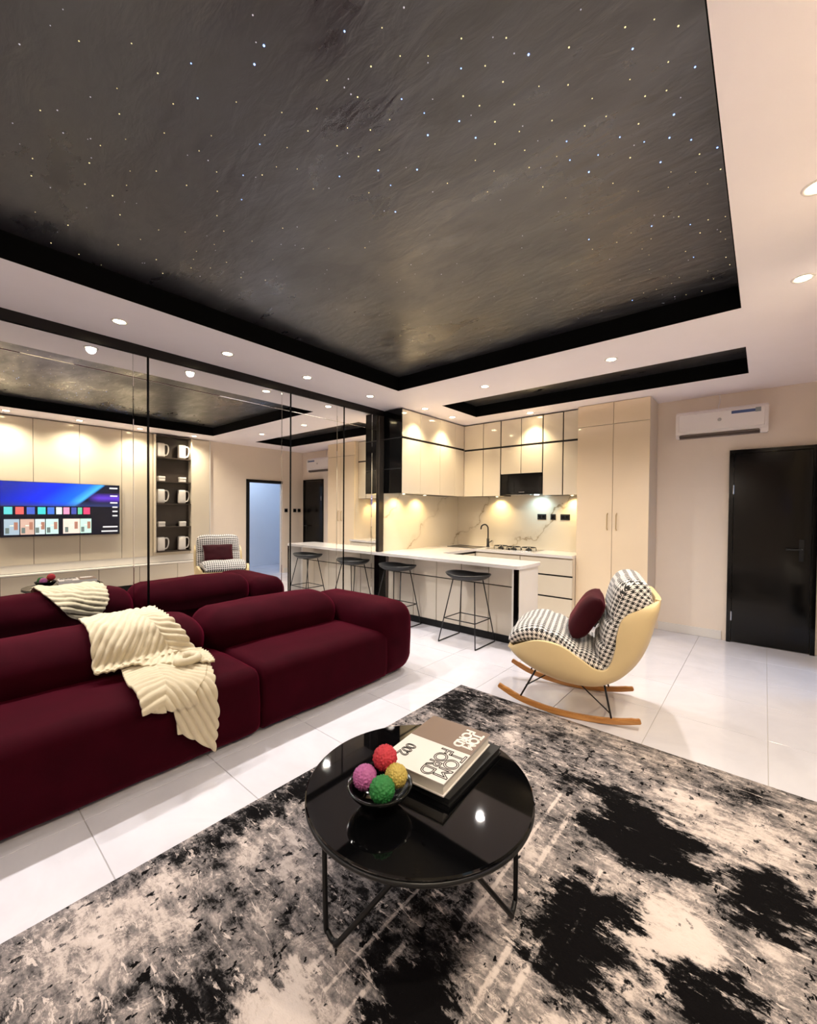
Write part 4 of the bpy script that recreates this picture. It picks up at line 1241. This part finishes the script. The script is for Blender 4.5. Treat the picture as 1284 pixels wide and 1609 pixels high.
def uv_loft(name, path, half, thick, bulge, material, parent, nu=24, uvs=16.0, edge_r=0.35, quilt=None):
    """closed cushion lofted along an X-Z path; half widths and thickness vary along it"""
    P = smooth_path([Vector((p[0], p[1], 0)) for p in path], 8)
    Hh = smooth_path([Vector((h_, t_, 0)) for h_, t_ in zip(half, thick)], 8)
    n = len(P)
    b = bmesh.new()
    uvlay = b.loops.layers.uv.new('uv')
    S = [0.0]
    for i in range(1, n):
        S.append(S[-1] + (P[i] - P[i - 1]).length)
    R = 2 * nu
    rings, meta = [], {}
    for i in range(n):
        tg = (P[min(i + 1, n - 1)] - P[max(i - 1, 0)]).normalized()
        nx_, nz_ = tg.y, -tg.x
        hw, th = Hh[i].x, Hh[i].y
        f = i / (n - 1)
        endf = min(1, math.sqrt(max(0, 1 - (abs(2 * f - 1)) ** 8)) + 0.02)
        ring = []
        for k in range(R):
            a = 2 * math.pi * k / R
            c, s_ = math.cos(a), math.sin(a)
            yy_ = hw * (abs(c) ** 0.45) * (1 if c >= 0 else -1)
            tt = th * (abs(s_) ** 0.6) * (1 if s_ >= 0 else -1) * endf
            if s_ > 0 and quilt:
                for q in quilt:
                    tt *= 1 - 0.22 * math.exp(-((S[i] - q) / 0.018) ** 2)
                tt *= 1 - 0.10 * math.exp(-(yy_ / 0.02) ** 2)
            v = b.verts.new((P[i].x + nx_ * tt, yy_, P[i].y + nz_ * tt))
            meta[v] = (S[i], yy_, tt)
            ring.append(v)
        rings.append(ring)
    for i in range(n - 1):
        for k in range(R):
            f_ = b.faces.new((rings[i][k], rings[i][(k + 1) % R], rings[i + 1][(k + 1) % R], rings[i + 1][k]))
            side = abs(sum(meta[l.vert][1] for l in f_.loops) / 4) > 0.955 * Hh[i].x
            for l in f_.loops:
                s_, y_, t_ = meta[l.vert]
                l[uvlay].uv = (s_ * uvs, (t_ if side else y_) * uvs)
    b.faces.new(rings[0]); b.faces.new(rings[-1])
    return obj(name, b, material, parent, local=True, smooth=True)

# seat cushion rolls over the front lip; back cushion with a fat head roll (path, outward = towards the sitter)
uv_loft('seat_cushion', [(-0.22, 0.36), (-0.12, 0.395), (0.02, 0.455), (0.13, 0.525), (0.24, 0.548), (0.34, 0.525), (0.42, 0.465)][::-1],
        [0.28, 0.31, 0.325, 0.33, 0.335, 0.335, 0.33], [0.05, 0.062, 0.072, 0.075, 0.078, 0.075, 0.06], 0, M['hound'], CH, uvs=33.0, quilt=[0.28, 0.5])
uv_loft('back_cushion', [(-0.20, 0.37), (-0.235, 0.46), (-0.27, 0.56), (-0.305, 0.67), (-0.35, 0.78), (-0.395, 0.885), (-0.455, 0.945)],
        [0.32, 0.33, 0.335, 0.335, 0.335, 0.325, 0.28], [0.05, 0.095, 0.105, 0.108, 0.130, 0.130, 0.07], 0, M['hound'], CH, uvs=33.0, quilt=[0.17, 0.33])

# rockers, frame rods
def rocker(y):
    b = bmesh.new()
    prof = smooth_path([(0.50, 0, 0.128), (0.36, 0, 0.060), (0.18, 0, 0.018), (0.0, 0, 0.0005), (-0.18, 0, 0.004), (-0.32, 0, 0.022), (-0.43, 0, 0.048)], 6)
    rings = []
    n = len(prof)
    for i, p in enumerate(prof):
        tg = (prof[min(i + 1, n - 1)] - prof[max(i - 1, 0)]).normalized()
        nn = Vector((tg.z, 0, -tg.x))
        if nn.z < 0:
            nn = -nn
        hgt = 0.036 if 2 < i < n - 3 else 0.031
        rings.append([b.verts.new(p + Vector((0, y - 0.016, 0))), b.verts.new(p + Vector((0, y + 0.016, 0))), b.verts.new(p + nn * hgt + Vector((0, y + 0.016, 0))), b.verts.new(p + nn * hgt + Vector((0, y - 0.016, 0)))])
    for A, B in zip(rings[:-1], rings[1:]):
        for k in range(4):
            b.faces.new((A[k], A[(k + 1) % 4], B[(k + 1) % 4], B[k]))
    b.faces.new(rings[0]); b.faces.new(rings[-1])
    bmesh.ops.recalc_face_normals(b, faces=b.faces)
    long_e = [e for e in b.edges if len(e.link_faces) == 2 and e.calc_face_angle(0) > 1.0]
    bmesh.ops.bevel(b, geom=long_e, offset=0.005, segments=2, affect='EDGES')
    return obj('rocker', b, M['wood'], CH, local=True)
for s in (1, -1):
    rocker(0.275 * s)
    obj('leg', tube([(0.335, 0.275 * s, 0.085), (0.225, 0.245 * s, 0.30)], 0.0065, 8), M['blackmetal'], CH, local=True, smooth=True)
    obj('leg', tube([(-0.255, 0.275 * s, 0.042), (-0.20, 0.235 * s, 0.30)], 0.0065, 8), M['blackmetal'], CH, local=True, smooth=True)
    obj('brace_rod', tube([(-0.25, 0.272 * s, 0.075), (0.05, 0.12 * s, 0.275)], 0.0045, 6), M['blackmetal'], CH, local=True, smooth=True)
    obj('brace_rod', tube([(0.30, 0.262 * s, 0.165), (0.08, 0.10 * s, 0.275)], 0.0045, 6), M['blackmetal'], CH, local=True, smooth=True)

# maroon pillow leaning on the back cushion
def pillow():
    b = bmesh.new()
    N = 26
    tp_, bt_ = [], []
    for i in range(N + 1):
        r1, r2 = [], []
        for j in range(N + 1):
            u, v = -1 + 2 * i / N, -1 + 2 * j / N
            w = (max(0, 1 - u ** 4) * max(0, 1 - v ** 4)) ** 0.5
            pin = 1 - 0.07 * (1 - abs(u) ** 2) * abs(v) ** 3
            pin2 = 1 - 0.07 * (1 - abs(v) ** 2) * abs(u) ** 3
            x, y = u * 0.228 * pin2, v * 0.168 * pin
            z = 0.080 * w + 0.004 * noise.noise(Vector((x * 14, y * 14, 2)))
            r1.append(b.verts.new((x, y, z)))
            r2.append(b.verts.new((x, y, -z - 0.001)) if 0 < i < N and 0 < j < N else r1[-1])
        tp_.append(r1); bt_.append(r2)
    for i in range(N):
        for j in range(N):
            b.faces.new((tp_[i][j], tp_[i + 1][j], tp_[i + 1][j + 1], tp_[i][j + 1]))
            b.faces.new((bt_[i][j], bt_[i][j + 1], bt_[i + 1][j + 1], bt_[i + 1][j]))
    return b
pw = obj('pillow', pillow(), M['pillow'], None, local=True, smooth=True)
Rc = Matrix.Translation((-1.07, 3.15, 0)) @ Matrix.Rotation(math.radians(196.5), 4, 'Z')
# pillow axes in chair space: width along Y, height leaning back, thickness forward
lean = math.radians(31)
ax_h = Vector((-math.sin(lean), 0, math.cos(lean)))
ax_w = Vector((0, 1, 0))
ax_n = ax_w.cross(ax_h)
Mp = Matrix((ax_w, ax_h, ax_n)).transposed().to_4x4()
Mp.translation = (-0.092, 0.03, 0.682)
pw.matrix_world = Rc @ Mp
tag(pw, 'maroon velvet pillow leaning on the rocking chair back cushion', 'pillow')

# passage lamp: cool ceiling panel in the hall behind the open doorway
hl = thing('hall_panel_light', 'cool white ceiling panel light in the passage beyond the open doorway', 'light', (1.2, 5.0, 2.70))
obj('frame', box(-0.32, 0.32, -0.32, 0.32, -0.012, -0.0005, bev=0.002, seg=1), M['plastic'], hl, local=True)
obj('diffuser', box(-0.30, 0.30, -0.30, 0.30, -0.014, -0.0122), mat('cool_panel', (0.9, 0.95, 1), 0.5, emit=(0.62, 0.78, 1.0), emit_s=4.5), hl, local=True)
